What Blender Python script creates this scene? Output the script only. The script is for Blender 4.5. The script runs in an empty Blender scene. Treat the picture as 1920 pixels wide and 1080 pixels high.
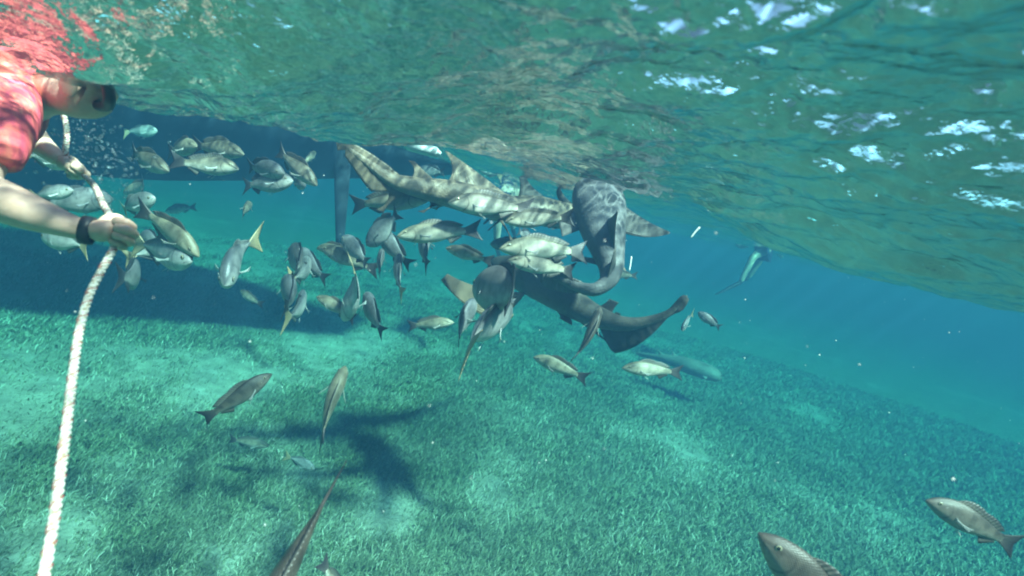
import bpy, bmesh, math, random
import numpy as np
from mathutils import Vector, Matrix, Quaternion

random.seed(11)
RNG = np.random.default_rng(7)
SC = bpy.context.scene
COL = SC.collection

# ------------------------------------------------------------------ camera
F_PX = 960.0                       # focal length in photo pixels (1920 wide)
PITCH = math.radians(8.94)
ROLL = math.radians(12.95)
CAM = Vector((0.0, 0.0, -0.25))    # eye a hand's breadth under the water line (z = 0)
_right0 = Vector((1, 0, 0))
_up0 = Vector((0, math.sin(PITCH), math.cos(PITCH)))
FWD = Vector((0, math.cos(PITCH), -math.sin(PITCH)))
RIGHT = _right0 * math.cos(ROLL) + _up0 * math.sin(ROLL)
UP = -_right0 * math.sin(ROLL) + _up0 * math.cos(ROLL)

def at(px, py, d):
    """point of the world that lies d metres ahead on the line through a photo pixel"""
    return CAM + FWD * d + RIGHT * ((px - 960.0) / F_PX * d) + UP * ((540.0 - py) / F_PX * d)

def cdir(ix, iy, iz):
    """direction: ix to the right of the picture, iy up, iz towards the viewer"""
    return (RIGHT * ix + UP * iy - FWD * iz).normalized()

cam_data = bpy.data.cameras.new('camera')
cam = bpy.data.objects.new('camera', cam_data)
COL.objects.link(cam)
cam.matrix_world = Matrix((
    (RIGHT.x, UP.x, -FWD.x, CAM.x),
    (RIGHT.y, UP.y, -FWD.y, CAM.y),
    (RIGHT.z, UP.z, -FWD.z, CAM.z),
    (0, 0, 0, 1)))
cam_data.sensor_width = 36.0
cam_data.lens = 18.0
cam_data.clip_start = 0.02
cam_data.clip_end = 1000.0
cam_data.dof.use_dof = True
cam_data.dof.focus_distance = 2.6
cam_data.dof.aperture_fstop = 3.4
SC.camera = cam

# ------------------------------------------------------------------ sky, sun, exposure
SUN_EL = math.radians(57.0)
SUN_AZ = math.radians(131.0)       # compass bearing of the sun (from +Y, clockwise): right and behind the camera
world = bpy.data.worlds.new('World')
SC.world = world
world.use_nodes = True
wn = world.node_tree.nodes
wl = world.node_tree.links
wn.clear()
w_out = wn.new('ShaderNodeOutputWorld')
w_bg = wn.new('ShaderNodeBackground')
w_sky = wn.new('ShaderNodeTexSky')
w_sky.sky_type = 'NISHITA'
w_sky.sun_disc = False
w_sky.sun_elevation = SUN_EL
w_sky.sun_rotation = SUN_AZ
w_bg.inputs['Strength'].default_value = 0.12
wl.new(w_sky.outputs[0], w_bg.inputs[0])
wl.new(w_bg.outputs[0], w_out.inputs[0])

to_sun = Vector((math.sin(SUN_AZ) * math.cos(SUN_EL), math.cos(SUN_AZ) * math.cos(SUN_EL), math.sin(SUN_EL)))
sun_data = bpy.data.lights.new('sun', 'SUN')
sun_data.energy = 5.0
sun_data.angle = math.radians(4.0)
sun_data.color = (1.0, 0.95, 0.87)
sun = bpy.data.objects.new('sun', sun_data)
COL.objects.link(sun)
sun.rotation_euler = to_sun.to_track_quat('Z', 'Y').to_euler()
sun.location = (4, -4, 8)

SC.view_settings.view_transform = 'Standard'
SC.view_settings.look = 'None'
SC.view_settings.gamma = 1.0
SC.view_settings.use_curve_mapping = False
SC.view_settings.exposure = 1.22
SC.render.engine = 'CYCLES'
cy = SC.cycles
cy.use_denoising = True
cy.max_bounces = 8
cy.diffuse_bounces = 2
cy.glossy_bounces = 3
cy.transmission_bounces = 4
cy.volume_bounces = 3
cy.transparent_max_bounces = 12
cy.caustics_reflective = False
cy.caustics_refractive = False
cy.sample_clamp_indirect = 4.0
cy.filter_width = 2.0

# ------------------------------------------------------------------ helpers
def new_mat(name):
    m = bpy.data.materials.new(name)
    m.use_nodes = True
    nt = m.node_tree
    nt.nodes.clear()
    return m, nt

class NT:
    """small helper for wiring nodes"""
    def __init__(self, name):
        self.m, self.t = new_mat(name)
        self.out = self.t.nodes.new('ShaderNodeOutputMaterial')
    def n(self, kind, **kw):
        nd = self.t.nodes.new('ShaderNode' + kind)
        for k, v in kw.items():
            if k.startswith('i_'):
                key = k[2:].replace('_', ' ')
                nd.inputs[key].default_value = v
            elif k[0] == 'p' and k[1:].isdigit():
                nd.inputs[int(k[1:])].default_value = v
            else:
                setattr(nd, k, v)
        return nd
    def l(self, a, b):
        self.t.links.new(a, b)
    def math(self, op, a, b=None, c=None):
        nd = self.t.nodes.new('ShaderNodeMath'); nd.operation = op
        for i, v in enumerate((a, b, c)):
            if v is None: continue
            if isinstance(v, (int, float)): nd.inputs[i].default_value = v
            else: self.l(v, nd.inputs[i])
        return nd.outputs[0]
    def ramp(self, fac, stops, interp='LINEAR'):
        nd = self.t.nodes.new('ShaderNodeValToRGB')
        cr = nd.color_ramp; cr.interpolation = interp
        while len(cr.elements) < len(stops): cr.elements.new(0.5)
        for e, (p, c) in zip(cr.elements, stops):
            e.position = p
            e.color = (c[0], c[1], c[2], 1) if isinstance(c, (tuple, list)) else (c, c, c, 1)
        self.l(fac, nd.inputs[0])
        return nd.outputs[0]
    def mix(self, fac, a, b, blend='MIX'):
        nd = self.t.nodes.new('ShaderNodeMix'); nd.data_type = 'RGBA'; nd.blend_type = blend
        for sock, v in ((nd.inputs[0], fac), (nd.inputs[6], a), (nd.inputs[7], b)):
            if isinstance(v, (int, float)): sock.default_value = v
            elif isinstance(v, tuple): sock.default_value = (v[0], v[1], v[2], 1)
            else: self.l(v, sock)
        return nd.outputs[2]
    def principled(self, color=None, rough=0.5, spec=0.5, bump=None, bump_s=0.3, bump_d=0.01, **kw):
        p = self.t.nodes.new('ShaderNodeBsdfPrincipled')
        if isinstance(color, tuple): p.inputs['Base Color'].default_value = (*color[:3], 1)
        elif color is not None: self.l(color, p.inputs['Base Color'])
        if isinstance(rough, (int, float)): p.inputs['Roughness'].default_value = rough
        else: self.l(rough, p.inputs['Roughness'])
        p.inputs['Specular IOR Level'].default_value = spec
        for k, v in kw.items(): p.inputs[k.replace('_', ' ')].default_value = v
        if bump is not None:
            b = self.t.nodes.new('ShaderNodeBump')
            b.inputs['Strength'].default_value = bump_s
            b.inputs['Distance'].default_value = bump_d
            self.l(bump, b.inputs['Height']); self.l(b.outputs[0], p.inputs['Normal'])
        self.l(p.outputs[0], self.out.inputs['Surface'])
        return p

def mesh_from(name, verts, faces, mats=(), smooth=True, attrs=None):
    me = bpy.data.meshes.new(name)
    verts = np.asarray(verts, dtype=np.float64)
    if isinstance(faces, np.ndarray):
        nv, nf, k = len(verts), len(faces), faces.shape[1]
        me.vertices.add(nv); me.vertices.foreach_set('co', verts.astype(np.float32).ravel())
        me.loops.add(nf * k); me.loops.foreach_set('vertex_index', faces.astype(np.int32).ravel())
        me.polygons.add(nf)
        me.polygons.foreach_set('loop_start', np.arange(0, nf * k, k, dtype=np.int32))
        me.update(calc_edges=True)
    else:
        me.from_pydata([tuple(v) for v in verts], [], faces)
        me.update()
    if smooth and len(me.polygons):
        me.polygons.foreach_set('use_smooth', np.ones(len(me.polygons), dtype=bool))
    for k, v in (attrs or {}).items():
        v = np.asarray(v, dtype=np.float32)
        if v.ndim == 1:
            a = me.attributes.new(k, 'FLOAT', 'POINT'); a.data.foreach_set('value', v)
        else:
            a = me.attributes.new(k, 'FLOAT_VECTOR', 'POINT'); a.data.foreach_set('vector', v.ravel())
    for m in mats: me.materials.append(m)
    return me

def link(name, me, parent=None):
    o = bpy.data.objects.new(name, me)
    COL.objects.link(o)
    if parent is not None: o.parent = parent
    return o

def empty(name, loc=(0, 0, 0)):
    o = bpy.data.objects.new(name, None)
    o.empty_display_size = 0.1
    COL.objects.link(o)
    o.location = loc
    return o

def tag(o, label=None, cat=None, group=None, kind=None):
    if label: o['label'] = label
    if cat: o['category'] = cat
    if group: o['group'] = group
    if kind: o['kind'] = kind
    return o

def grid_faces(nv, nu, wrap_u=False):
    i = np.arange(nv - 1)[:, None]; j = np.arange(nu if wrap_u else nu - 1)[None, :]
    j2 = (j + 1) % nu
    a = i * nu + j; b = i * nu + j2; c = (i + 1) * nu + j2; d = (i + 1) * nu + j
    return np.stack([a, b, c, d], -1).reshape(-1, 4)

def smoothstep(a, b, x):
    t = np.clip((x - a) / (b - a), 0, 1)
    return t * t * (3 - 2 * t)

def value_noise(x, y, seed=0):
    """smooth 2-D value noise in 0..1"""
    xi = np.floor(x).astype(np.int64); yi = np.floor(y).astype(np.int64)
    xf = x - xi; yf = y - yi
    u = xf * xf * (3 - 2 * xf); v = yf * yf * (3 - 2 * yf)
    def h(a, b):
        n = (a * 374761393 + b * 668265263 + seed * 974711) & 0xffffffff
        n = ((n ^ (n >> 13)) * 1274126177) & 0xffffffff
        return ((n ^ (n >> 16)) & 0xffff) / 65535.0
    return (h(xi, yi) * (1 - u) + h(xi + 1, yi) * u) * (1 - v) + (h(xi, yi + 1) * (1 - u) + h(xi + 1, yi + 1) * u) * v

def fbm(x, y, seed=0, octv=4):
    s = 0; a = 0.5; t = 0
    for o in range(octv):
        s = s + a * value_noise(x * 2 ** o + 17.3 * o, y * 2 ** o - 9.1 * o, seed + o); t += a; a *= 0.5
    return s / t

# ------------------------------------------------------------------ water body (haze)
FLOOR_Z = -2.45
nt = NT('sea_water_volume')
pv = nt.n('VolumePrincipled')
pv.inputs['Color'].default_value = (0.012, 0.0355, 0.066, 1)
pv.inputs['Density'].default_value = 0.46
pv.inputs['Anisotropy'].default_value = 0.0
pv.inputs['Absorption Color'].default_value = (0.135, 0.635, 0.60, 1)
nt.l(pv.outputs[0], nt.out.inputs['Volume'])
hz = 110.0
hv = [(x, y, z) for z in (FLOOR_Z - 1.6, 0.42) for y in (-hz, hz) for x in (-hz, hz)]
hf = [(0, 2, 3, 1), (4, 5, 7, 6), (0, 1, 5, 4), (2, 6, 7, 3), (0, 4, 6, 2), (1, 3, 7, 5)]
haze = link('haze', mesh_from('haze', hv, hf, [nt.m], smooth=False))
tag(haze, kind='stuff', label='clear blue green sea water that fades far things to blue')

# ------------------------------------------------------------------ water surface
def make_waves():
    rng = np.random.default_rng(5)
    W = []
    lam = 3.2
    while lam > 0.016:
        nw = 5 if lam > 0.12 else 7
        for k in range(nw):
            L = lam * (0.8 + 0.45 * rng.random())
            ang = rng.normal(math.radians(62), 0.75)
            slope = 0.022 if L > 0.9 else (0.036 if L > 0.25 else 0.070)
            if L < 0.10: slope = 0.052
            W.append((L, ang, slope * L / (2 * math.pi), rng.random() * 6.283))
        lam /= 1.55
    return W
WAVES = make_waves()

def water_height(x, y, cell=None):
    # warp the plane a little so that the wave trains do not look like combs
    wx = x + 0.30 * (fbm(x * 0.9, y * 0.9, 3, 3) - 0.5); wy = y + 0.30 * (fbm(x * 0.9 + 40, y * 0.9, 4, 3) - 0.5)
    wx = wx + 0.05 * (fbm(x * 6, y * 6, 8, 2) - 0.5); wy = wy + 0.05 * (fbm(x * 6 + 9, y * 6, 9, 2) - 0.5)
    z = np.zeros_like(x)
    gust = 0.45 + 1.1 * fbm(x * 0.8 + 5, y * 0.8, 21, 3)
    for L, a, A, ph in WAVES:
        k = 2 * math.pi / L
        w = 1.0 if cell is None else smoothstep(1.8, 4.5, L / cell)
        g = gust if L < 0.5 else 1.0
        z += w * g * A * np.sin(k * (wx * math.cos(a) + wy * math.sin(a)) + ph)
    # swell: a trough where the near swimmer lies, a rise over the sharks, a trough far right
    def bump(cx, cy, s, h): return h * np.exp(-((x - cx) ** 2 + (y - cy) ** 2) / (2 * s * s))
    z += bump(-0.98, 1.10, 0.55, -0.145)
    az = np.degrees(np.arctan2(x, y)); rr = np.hypot(x, y)
    A_ = np.interp(az, [-100, -60, -38, -19, -9, 6, 17, 25, 33, 46, 70, 110], [0, .08, .092, .104, .080, .080, .095, .135, .168, .188, .14, 0])
    z += -A_ * np.exp(-((rr - 2.15) / np.where(rr < 2.15, 0.85, 0.6)) ** 2)
    return z

def polar_grid(r0, r1, nr, a_front, na_front, na_back):
    r = np.exp(np.linspace(math.log(r0), math.log(r1), nr))
    af = np.linspace(-a_front, a_front, na_front)
    ab = np.linspace(a_front, 2 * math.pi - a_front, na_back + 2)[1:-1]
    a = np.concatenate([af, ab])
    R, A = np.meshgrid(r, a, indexing='ij')
    cell = np.maximum(R * math.log(r1 / r0) / nr * 0.6, R * np.where(np.abs(A) <= a_front, 2 * a_front / na_front, (2 * math.pi - 2 * a_front) / na_back) )
    return R * np.sin(A), R * np.cos(A), cell

X, Y, CELL = polar_grid(0.06, 90.0, 600, math.radians(66), 760, 150)
Z = water_height(X, Y, CELL) * smoothstep(60, 20, np.hypot(X, Y))
nr, na = X.shape
V = np.stack([X, Y, Z], -1).reshape(-1, 3)
Fq = grid_faces(nr, na, wrap_u=True)
zc = float(water_height(np.array([0.0]), np.array([0.0]))[0])
V = np.vstack([V, [[0, 0, zc]]])
cidx = len(V) - 1
jj = np.arange(na)
capf = np.stack([np.full(na, cidx), (jj + 1) % na, jj], -1)
# the small fan in the middle: triangles written as separate mesh faces
me = bpy.data.meshes.new('water_surface')
me.vertices.add(len(V)); me.vertices.foreach_set('co', V.astype(np.float32).ravel())
loops = np.concatenate([Fq.ravel(), capf[:, [0, 1, 2]].ravel()]).astype(np.int32)
me.loops.add(len(loops)); me.loops.foreach_set('vertex_index', loops)
starts = np.concatenate([np.arange(len(Fq)) * 4, len(Fq) * 4 + np.arange(na) * 3]).astype(np.int32)
me.polygons.add(len(starts)); me.polygons.foreach_set('loop_start', starts)
me.update(calc_edges=True)
me.polygons.foreach_set('use_smooth', np.ones(len(starts), dtype=bool))
nt = NT('rippled_water_surface')
geo = nt.n('NewGeometry')
tc = nt.n('TexCoord')
# ripples too fine for the mesh
ns = nt.n('TexNoise'); ns.inputs['Scale'].default_value = 38.0; ns.inputs['Detail'].default_value = 3.0
nt.l(tc.outputs['Object'], ns.inputs['Vector'])
bp = nt.n('Bump'); bp.inputs['Strength'].default_value = 0.8; bp.inputs['Distance'].default_value = 0.007
nt.l(ns.outputs['Fac'], bp.inputs['Height'])
fr = nt.n('Fresnel'); fr.inputs['IOR'].default_value = 1.33
nt.l(bp.outputs[0], fr.inputs['Normal'])
gl = nt.n('BsdfGlossy'); gl.inputs['Roughness'].default_value = 0.03
nt.l(bp.outputs[0], gl.inputs['Normal'])
# painted caustic web tints the transmitted light as if ripples focused it
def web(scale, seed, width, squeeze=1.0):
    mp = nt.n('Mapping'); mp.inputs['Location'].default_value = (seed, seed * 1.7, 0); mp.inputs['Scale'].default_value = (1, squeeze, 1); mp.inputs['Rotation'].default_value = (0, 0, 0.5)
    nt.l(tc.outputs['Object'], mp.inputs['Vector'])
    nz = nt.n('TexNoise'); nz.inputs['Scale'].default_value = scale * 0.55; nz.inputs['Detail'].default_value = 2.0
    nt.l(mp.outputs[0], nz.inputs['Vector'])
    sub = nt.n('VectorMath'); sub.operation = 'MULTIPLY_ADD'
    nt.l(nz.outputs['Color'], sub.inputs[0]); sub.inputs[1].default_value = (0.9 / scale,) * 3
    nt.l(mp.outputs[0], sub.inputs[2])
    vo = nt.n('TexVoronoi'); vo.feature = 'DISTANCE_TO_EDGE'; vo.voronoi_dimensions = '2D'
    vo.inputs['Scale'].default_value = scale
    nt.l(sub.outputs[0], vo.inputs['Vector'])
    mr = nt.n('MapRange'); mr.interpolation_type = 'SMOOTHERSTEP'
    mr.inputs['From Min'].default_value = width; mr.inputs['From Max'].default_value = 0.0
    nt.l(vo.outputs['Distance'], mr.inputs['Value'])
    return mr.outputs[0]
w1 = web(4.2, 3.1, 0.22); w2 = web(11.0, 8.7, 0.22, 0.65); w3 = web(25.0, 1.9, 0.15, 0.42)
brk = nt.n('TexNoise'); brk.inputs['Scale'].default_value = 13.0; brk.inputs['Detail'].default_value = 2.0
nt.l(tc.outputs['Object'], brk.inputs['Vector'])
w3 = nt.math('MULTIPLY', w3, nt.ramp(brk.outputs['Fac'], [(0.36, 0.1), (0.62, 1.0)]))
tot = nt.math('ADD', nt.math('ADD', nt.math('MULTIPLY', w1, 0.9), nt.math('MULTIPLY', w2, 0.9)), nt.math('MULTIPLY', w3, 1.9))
lens = nt.math('ADD', 0.35, nt.math('MULTIPLY', tot, 1.15))  # brightness of the painted caustics
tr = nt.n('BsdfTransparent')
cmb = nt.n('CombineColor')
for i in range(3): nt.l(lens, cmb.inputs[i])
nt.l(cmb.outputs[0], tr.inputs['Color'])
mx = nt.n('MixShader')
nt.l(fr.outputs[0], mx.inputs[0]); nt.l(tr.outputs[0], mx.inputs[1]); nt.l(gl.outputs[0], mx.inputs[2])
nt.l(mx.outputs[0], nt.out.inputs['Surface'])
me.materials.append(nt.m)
surf = link('water_surface', me)
tag(surf, kind='structure', label='rippled underside of the water surface')

# ------------------------------------------------------------------ seabed and seagrass
def floor_height(x, y):
    return FLOOR_Z + 0.16 * (fbm(x * 0.55 + 3, y * 0.55, 31, 3) - 0.5) + 0.05 * (fbm(x * 2.2, y * 2.2, 33, 3) - 0.5)

def floor_at(px, py):
    v = at(px, py, 1.0) - CAM
    p = CAM + v * ((FLOOR_Z - CAM.z) / v.z)
    return p.x, p.y

# thin and thick patches of the meadow, plus painted shark shadow: (photo pixel, radius in metres, change of cover)
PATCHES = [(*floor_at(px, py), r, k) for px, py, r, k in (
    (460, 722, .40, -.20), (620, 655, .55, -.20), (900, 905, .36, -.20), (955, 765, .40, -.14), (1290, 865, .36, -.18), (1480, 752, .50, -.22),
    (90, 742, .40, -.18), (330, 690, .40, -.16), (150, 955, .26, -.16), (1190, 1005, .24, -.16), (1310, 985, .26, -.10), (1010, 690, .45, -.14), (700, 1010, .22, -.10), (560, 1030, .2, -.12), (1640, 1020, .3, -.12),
    (775, 838, .55, .62), (690, 800, .40, .55), (830, 785, .36, .5), (620, 805, .32, .35), (1085, 912, .26, .22), (545, 772, .30, .24), (310, 815, .34, .22), (1400, 812, .50, .22), (1650, 760, .70, .2), (1710, 900, .50, .2),  # first four darken the grass to round out the sharks' shadow
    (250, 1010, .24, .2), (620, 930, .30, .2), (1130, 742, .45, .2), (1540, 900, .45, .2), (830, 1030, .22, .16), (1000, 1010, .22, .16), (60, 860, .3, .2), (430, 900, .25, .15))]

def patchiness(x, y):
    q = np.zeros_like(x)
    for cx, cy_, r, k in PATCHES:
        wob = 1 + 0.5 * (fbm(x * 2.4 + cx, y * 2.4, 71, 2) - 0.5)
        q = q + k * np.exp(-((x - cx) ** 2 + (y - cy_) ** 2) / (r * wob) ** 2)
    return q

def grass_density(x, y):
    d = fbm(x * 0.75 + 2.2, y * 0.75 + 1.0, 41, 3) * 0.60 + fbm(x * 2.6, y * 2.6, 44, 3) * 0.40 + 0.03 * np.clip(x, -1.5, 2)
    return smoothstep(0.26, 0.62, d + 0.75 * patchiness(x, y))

X, Y, CELL = polar_grid(0.4, 95.0, 260, math.radians(66), 340, 120)
Zf = floor_height(X, Y)
Zf = Zf * smoothstep(90, 40, np.hypot(X, Y)) + FLOOR_Z * (1 - smoothstep(90, 40, np.hypot(X, Y)))
nr, na = X.shape
V = np.stack([X, Y, Zf], -1).reshape(-1, 3)
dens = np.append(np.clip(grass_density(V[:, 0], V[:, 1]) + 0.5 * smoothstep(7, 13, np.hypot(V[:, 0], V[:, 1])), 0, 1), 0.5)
V = np.vstack([V, [[0, 0, float(floor_height(np.array([0.0]), np.array([0.0]))[0])]]])
Fq = grid_faces(nr, na, wrap_u=True)
jj = np.arange(na)
cidx = len(V) - 1
loops = np.concatenate([Fq.ravel(), np.stack([np.full(na, cidx), (jj + 1) % na, jj], -1).ravel()]).astype(np.int32)
starts = np.concatenate([np.arange(len(Fq)) * 4, len(Fq) * 4 + np.arange(na) * 3]).astype(np.int32)
me = bpy.data.meshes.new('seabed')
me.vertices.add(len(V)); me.vertices.foreach_set('co', V.astype(np.float32).ravel())
me.loops.add(len(loops)); me.loops.foreach_set('vertex_index', loops)
me.polygons.add(len(starts)); me.polygons.foreach_set('loop_start', starts)
me.update(calc_edges=True)
me.polygons.foreach_set('use_smooth', np.ones(len(starts), dtype=bool))
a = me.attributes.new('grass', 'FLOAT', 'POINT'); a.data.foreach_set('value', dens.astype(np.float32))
nt = NT('seabed_sand')
tc = nt.n('TexCoord')
n1 = nt.n('TexNoise'); n1.inputs['Scale'].default_value = 7.0; n1.inputs['Detail'].default_value = 6.0; n1.inputs['Roughness'].default_value = 0.65
n2 = nt.n('TexNoise'); n2.inputs['Scale'].default_value = 46.0; n2.inputs['Detail'].default_value = 4.0
for q in (n1, n2): nt.l(tc.outputs['Object'], q.inputs['Vector'])
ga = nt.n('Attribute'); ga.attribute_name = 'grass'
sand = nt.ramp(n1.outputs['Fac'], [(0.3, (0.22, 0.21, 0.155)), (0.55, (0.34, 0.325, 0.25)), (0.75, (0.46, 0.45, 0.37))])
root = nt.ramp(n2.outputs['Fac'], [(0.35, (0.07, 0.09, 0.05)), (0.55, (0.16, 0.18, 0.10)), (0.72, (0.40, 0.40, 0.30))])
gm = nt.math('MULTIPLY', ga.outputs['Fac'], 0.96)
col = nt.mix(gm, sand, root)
nt.principled(col, rough=0.9, spec=0.1, bump=n2.outputs['Fac'], bump_s=0.8, bump_d=0.03)
me.materials.append(nt.m)
seabed = link('seabed', me)
tag(seabed, kind='structure', label='pale sandy seabed under the seagrass')

def make_grass():
    n = 560000
    rng = np.random.default_rng(3)
    # more blades near the camera, thinning with distance
    r = 1.1 * (13.5 / 1.1) ** (rng.random(n) ** 0.80)
    a = (rng.random(n) * 2 - 1) * math.radians(60)
    x = r * np.sin(a); y = r * np.cos(a)
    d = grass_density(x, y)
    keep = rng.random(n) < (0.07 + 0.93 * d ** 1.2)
    x, y, r, d = x[keep], y[keep], r[keep], d[keep]
    n = len(x)
    z = floor_height(x, y) - 0.004
    far = np.clip(r / 4.0, 0.8, 3.0)
    Ln = (0.022 + 0.040 * rng.random(n) * (0.5 + 0.8 * d)) * (0.9 + 0.12 * far)
    W = (0.0019 + 0.0021 * rng.random(n)) * far
    yaw = rng.random(n) * 6.283
    lean = math.radians(20) + rng.random(n) * math.radians(50)
    ldir = rng.normal(0.6, 1.1, n)
    lx, ly = np.cos(ldir), np.sin(ldir)
    sx, sy = np.cos(yaw), np.sin(yaw)
    verts = np.empty((n, 6, 3)); 
    for k, (f, wf, h) in enumerate(((0.0, 1.0, 0.0), (0.55, 1.0, 0.62), (1.0, 0.55, 0.95))):
        out = np.sin(lean) * Ln * f ** 1.6
        cx = x + lx * out; cy_ = y + ly * out; cz = z + Ln * h * np.cos(lean * 0.75)
        for s, sg in ((0, -1), (1, 1)):
            verts[:, 2 * k + s, 0] = cx + sg * sx * W * wf
            verts[:, 2 * k + s, 1] = cy_ + sg * sy * W * wf
            verts[:, 2 * k + s, 2] = cz
    base = (np.arange(n) * 6)[:, None]
    faces = np.concatenate([base + np.array([[0, 1, 3, 2]]), base + np.array([[2, 3, 5, 4]])]).astype(np.int32)
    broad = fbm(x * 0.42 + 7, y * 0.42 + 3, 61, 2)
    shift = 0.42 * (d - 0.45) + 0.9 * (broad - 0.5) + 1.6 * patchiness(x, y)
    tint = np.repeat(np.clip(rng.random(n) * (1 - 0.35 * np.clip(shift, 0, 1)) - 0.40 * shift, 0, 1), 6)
    hgt = np.tile(np.array([0, 0, .6, .6, 1, 1]), n)
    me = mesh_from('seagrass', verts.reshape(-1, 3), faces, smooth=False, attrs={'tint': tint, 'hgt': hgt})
    nt = NT('seagrass_blade')
    ta = nt.n('Attribute'); ta.attribute_name = 'tint'
    tc = nt.n('TexCoord')
    nz = nt.n('TexNoise'); nz.inputs['Scale'].default_value = 2.3; nz.inputs['Detail'].default_value = 3
    nt.l(tc.outputs['Object'], nz.inputs['Vector'])
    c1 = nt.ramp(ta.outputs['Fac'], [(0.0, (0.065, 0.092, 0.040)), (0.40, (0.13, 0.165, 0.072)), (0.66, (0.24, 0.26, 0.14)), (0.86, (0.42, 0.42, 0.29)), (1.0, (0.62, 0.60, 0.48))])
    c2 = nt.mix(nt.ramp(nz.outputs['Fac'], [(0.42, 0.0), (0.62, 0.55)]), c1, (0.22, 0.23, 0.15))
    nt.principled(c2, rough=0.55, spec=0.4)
    me.materials.append(nt.m)
    o = link('seagrass', me)
    tag(o, kind='stuff', label='short seagrass meadow dusted with pale silt over the whole seabed')
make_grass()
# ------------------------------------------------------------------ solid fins and swept bodies
def thicken(G, T, name='fin', mats=(), ripple=0.0, nrip=0, attrs=None):
    """closed thin solid round a grid of points G (nv, nu, 3) with half thickness T (nv, nu)"""
    G = np.asarray(G, float)
    nv, nu, _ = G.shape
    du = np.gradient(G, axis=1); dv = np.gradient(G, axis=0)
    N = np.cross(du, dv); ln = np.linalg.norm(N, axis=-1, keepdims=True)
    mean = N.reshape(-1, 3).sum(0); mean /= (np.linalg.norm(mean) + 1e-12)
    N = np.where(ln > 1e-9, N / np.maximum(ln, 1e-9), mean)
    N = N * 0.6 + mean * 0.4
    N /= np.maximum(np.linalg.norm(N, axis=-1, keepdims=True), 1e-9)
    if ripple:
        u = np.linspace(0, 1, nu)[None, :]; v = np.linspace(0, 1, nv)[:, None]
        G = G + N * (ripple * np.sin(u * nrip * 2 * math.pi) * np.minimum(1, v * 3))[..., None]
    A = G + N * T[..., None]; B = G - N * T[..., None]
    V = np.concatenate([A.reshape(-1, 3), B.reshape(-1, 3)])
    q = grid_faces(nv, nu); n = nv * nu
    ring = [(0, j) for j in range(nu)] + [(i, nu - 1) for i in range(1, nv)] + [(nv - 1, j) for j in range(nu - 2, -1, -1)] + [(i, 0) for i in range(nv - 2, 0, -1)]
    ring = [i * nu + j for i, j in ring]
    side = [(ring[k], ring[(k + 1) % len(ring)], ring[(k + 1) % len(ring)] + n, ring[k] + n) for k in range(len(ring))]
    Fc = np.concatenate([q, q[:, ::-1] + n, np.array(side)[:, ::-1]])
    uu = np.tile(np.linspace(0, 1, nu), nv); vv = np.repeat(np.linspace(0, 1, nv), nu)
    at_ = {'fu': np.concatenate([uu, uu]), 'fv': np.concatenate([vv, vv])}
    return V, Fc, at_

def fin_patch(A, B, Tl, Tt, bl=0.0, bt=0.0, nu=9, nv=9, curl=None):
    """grid between root A (leading) - B (trailing) and tip Tl - Tt; bl / bt bow the two edges outwards / inwards"""
    A, B, Tl, Tt = (np.asarray(p, float) for p in (A, B, Tl, Tt))
    chord = B - A
    v = np.linspace(0, 1, nv)[:, None]
    lead = A * (1 - v) + Tl * v - chord * bl * (4 * v * (1 - v))
    trail = B * (1 - v) + Tt * v - chord * bt * (4 * v * (1 - v))
    u = np.linspace(0, 1, nu)[None, :, None]
    G = lead[:, None, :] * (1 - u) + trail[:, None, :] * u
    if curl is not None:
        G = G + np.asarray(curl, float)[None, None, :] * (v[:, None, :] ** 2)
    return G

def foil(nv, nu, t0, t1=0.15):
    u = np.linspace(0, 1, nu)[None, :]; v = np.linspace(0, 1, nv)[:, None]
    return t0 * (1 - (1 - t1) * v) * (0.12 + 0.88 * np.sin(np.pi * np.clip(0.04 + 0.92 * u, 0, 1) ** 0.7)) * np.where(v > 0.97, 0.5, 1.0)

def join_parts(parts):
    V = []; Fs = []; off = 0; at_ = {}
    for v, f, a in parts:
        V.append(v); Fs.append(f + off); off += len(v)
        for k, x in a.items(): at_.setdefault(k, []).append(x)
    return np.concatenate(V), np.concatenate(Fs), {k: np.concatenate(x) for k, x in at_.items()}

def ellipsoid(c, r, axes=np.eye(3), n=10, m=14):
    th = np.linspace(0, np.pi, n)[:, None]; ph = np.linspace(0, 2 * np.pi, m, endpoint=False)[None, :]
    P = np.stack([np.sin(th) * np.cos(ph) * r[0], np.sin(th) * np.sin(ph) * r[1], np.cos(th) * r[2] + 0 * ph], -1).reshape(-1, 3)
    P = P @ np.asarray(axes) + np.asarray(c)
    return P, grid_faces(n, m, wrap_u=True)

def catmull(P, n):
    P = np.asarray(P, float)
    E = np.vstack([2 * P[0] - P[1], P, 2 * P[-1] - P[-2]])
    seg = len(P) - 1
    t = np.linspace(0, seg, n * 8)
    i = np.minimum(t.astype(int), seg - 1); f = (t - i)[:, None]
    a, b, c, d = E[i], E[i + 1], E[i + 2], E[i + 3]
    Q = 0.5 * ((2 * b) + (-a + c) * f + (2 * a - 5 * b + 4 * c - d) * f ** 2 + (-a + 3 * b - 3 * c + d) * f ** 3)
    s = np.concatenate([[0], np.cumsum(np.linalg.norm(np.diff(Q, axis=0), axis=1))])
    si = np.linspace(0, s[-1], n)
    return np.stack([np.interp(si, s, Q[:, k]) for k in range(Q.shape[1])], -1)

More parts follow.
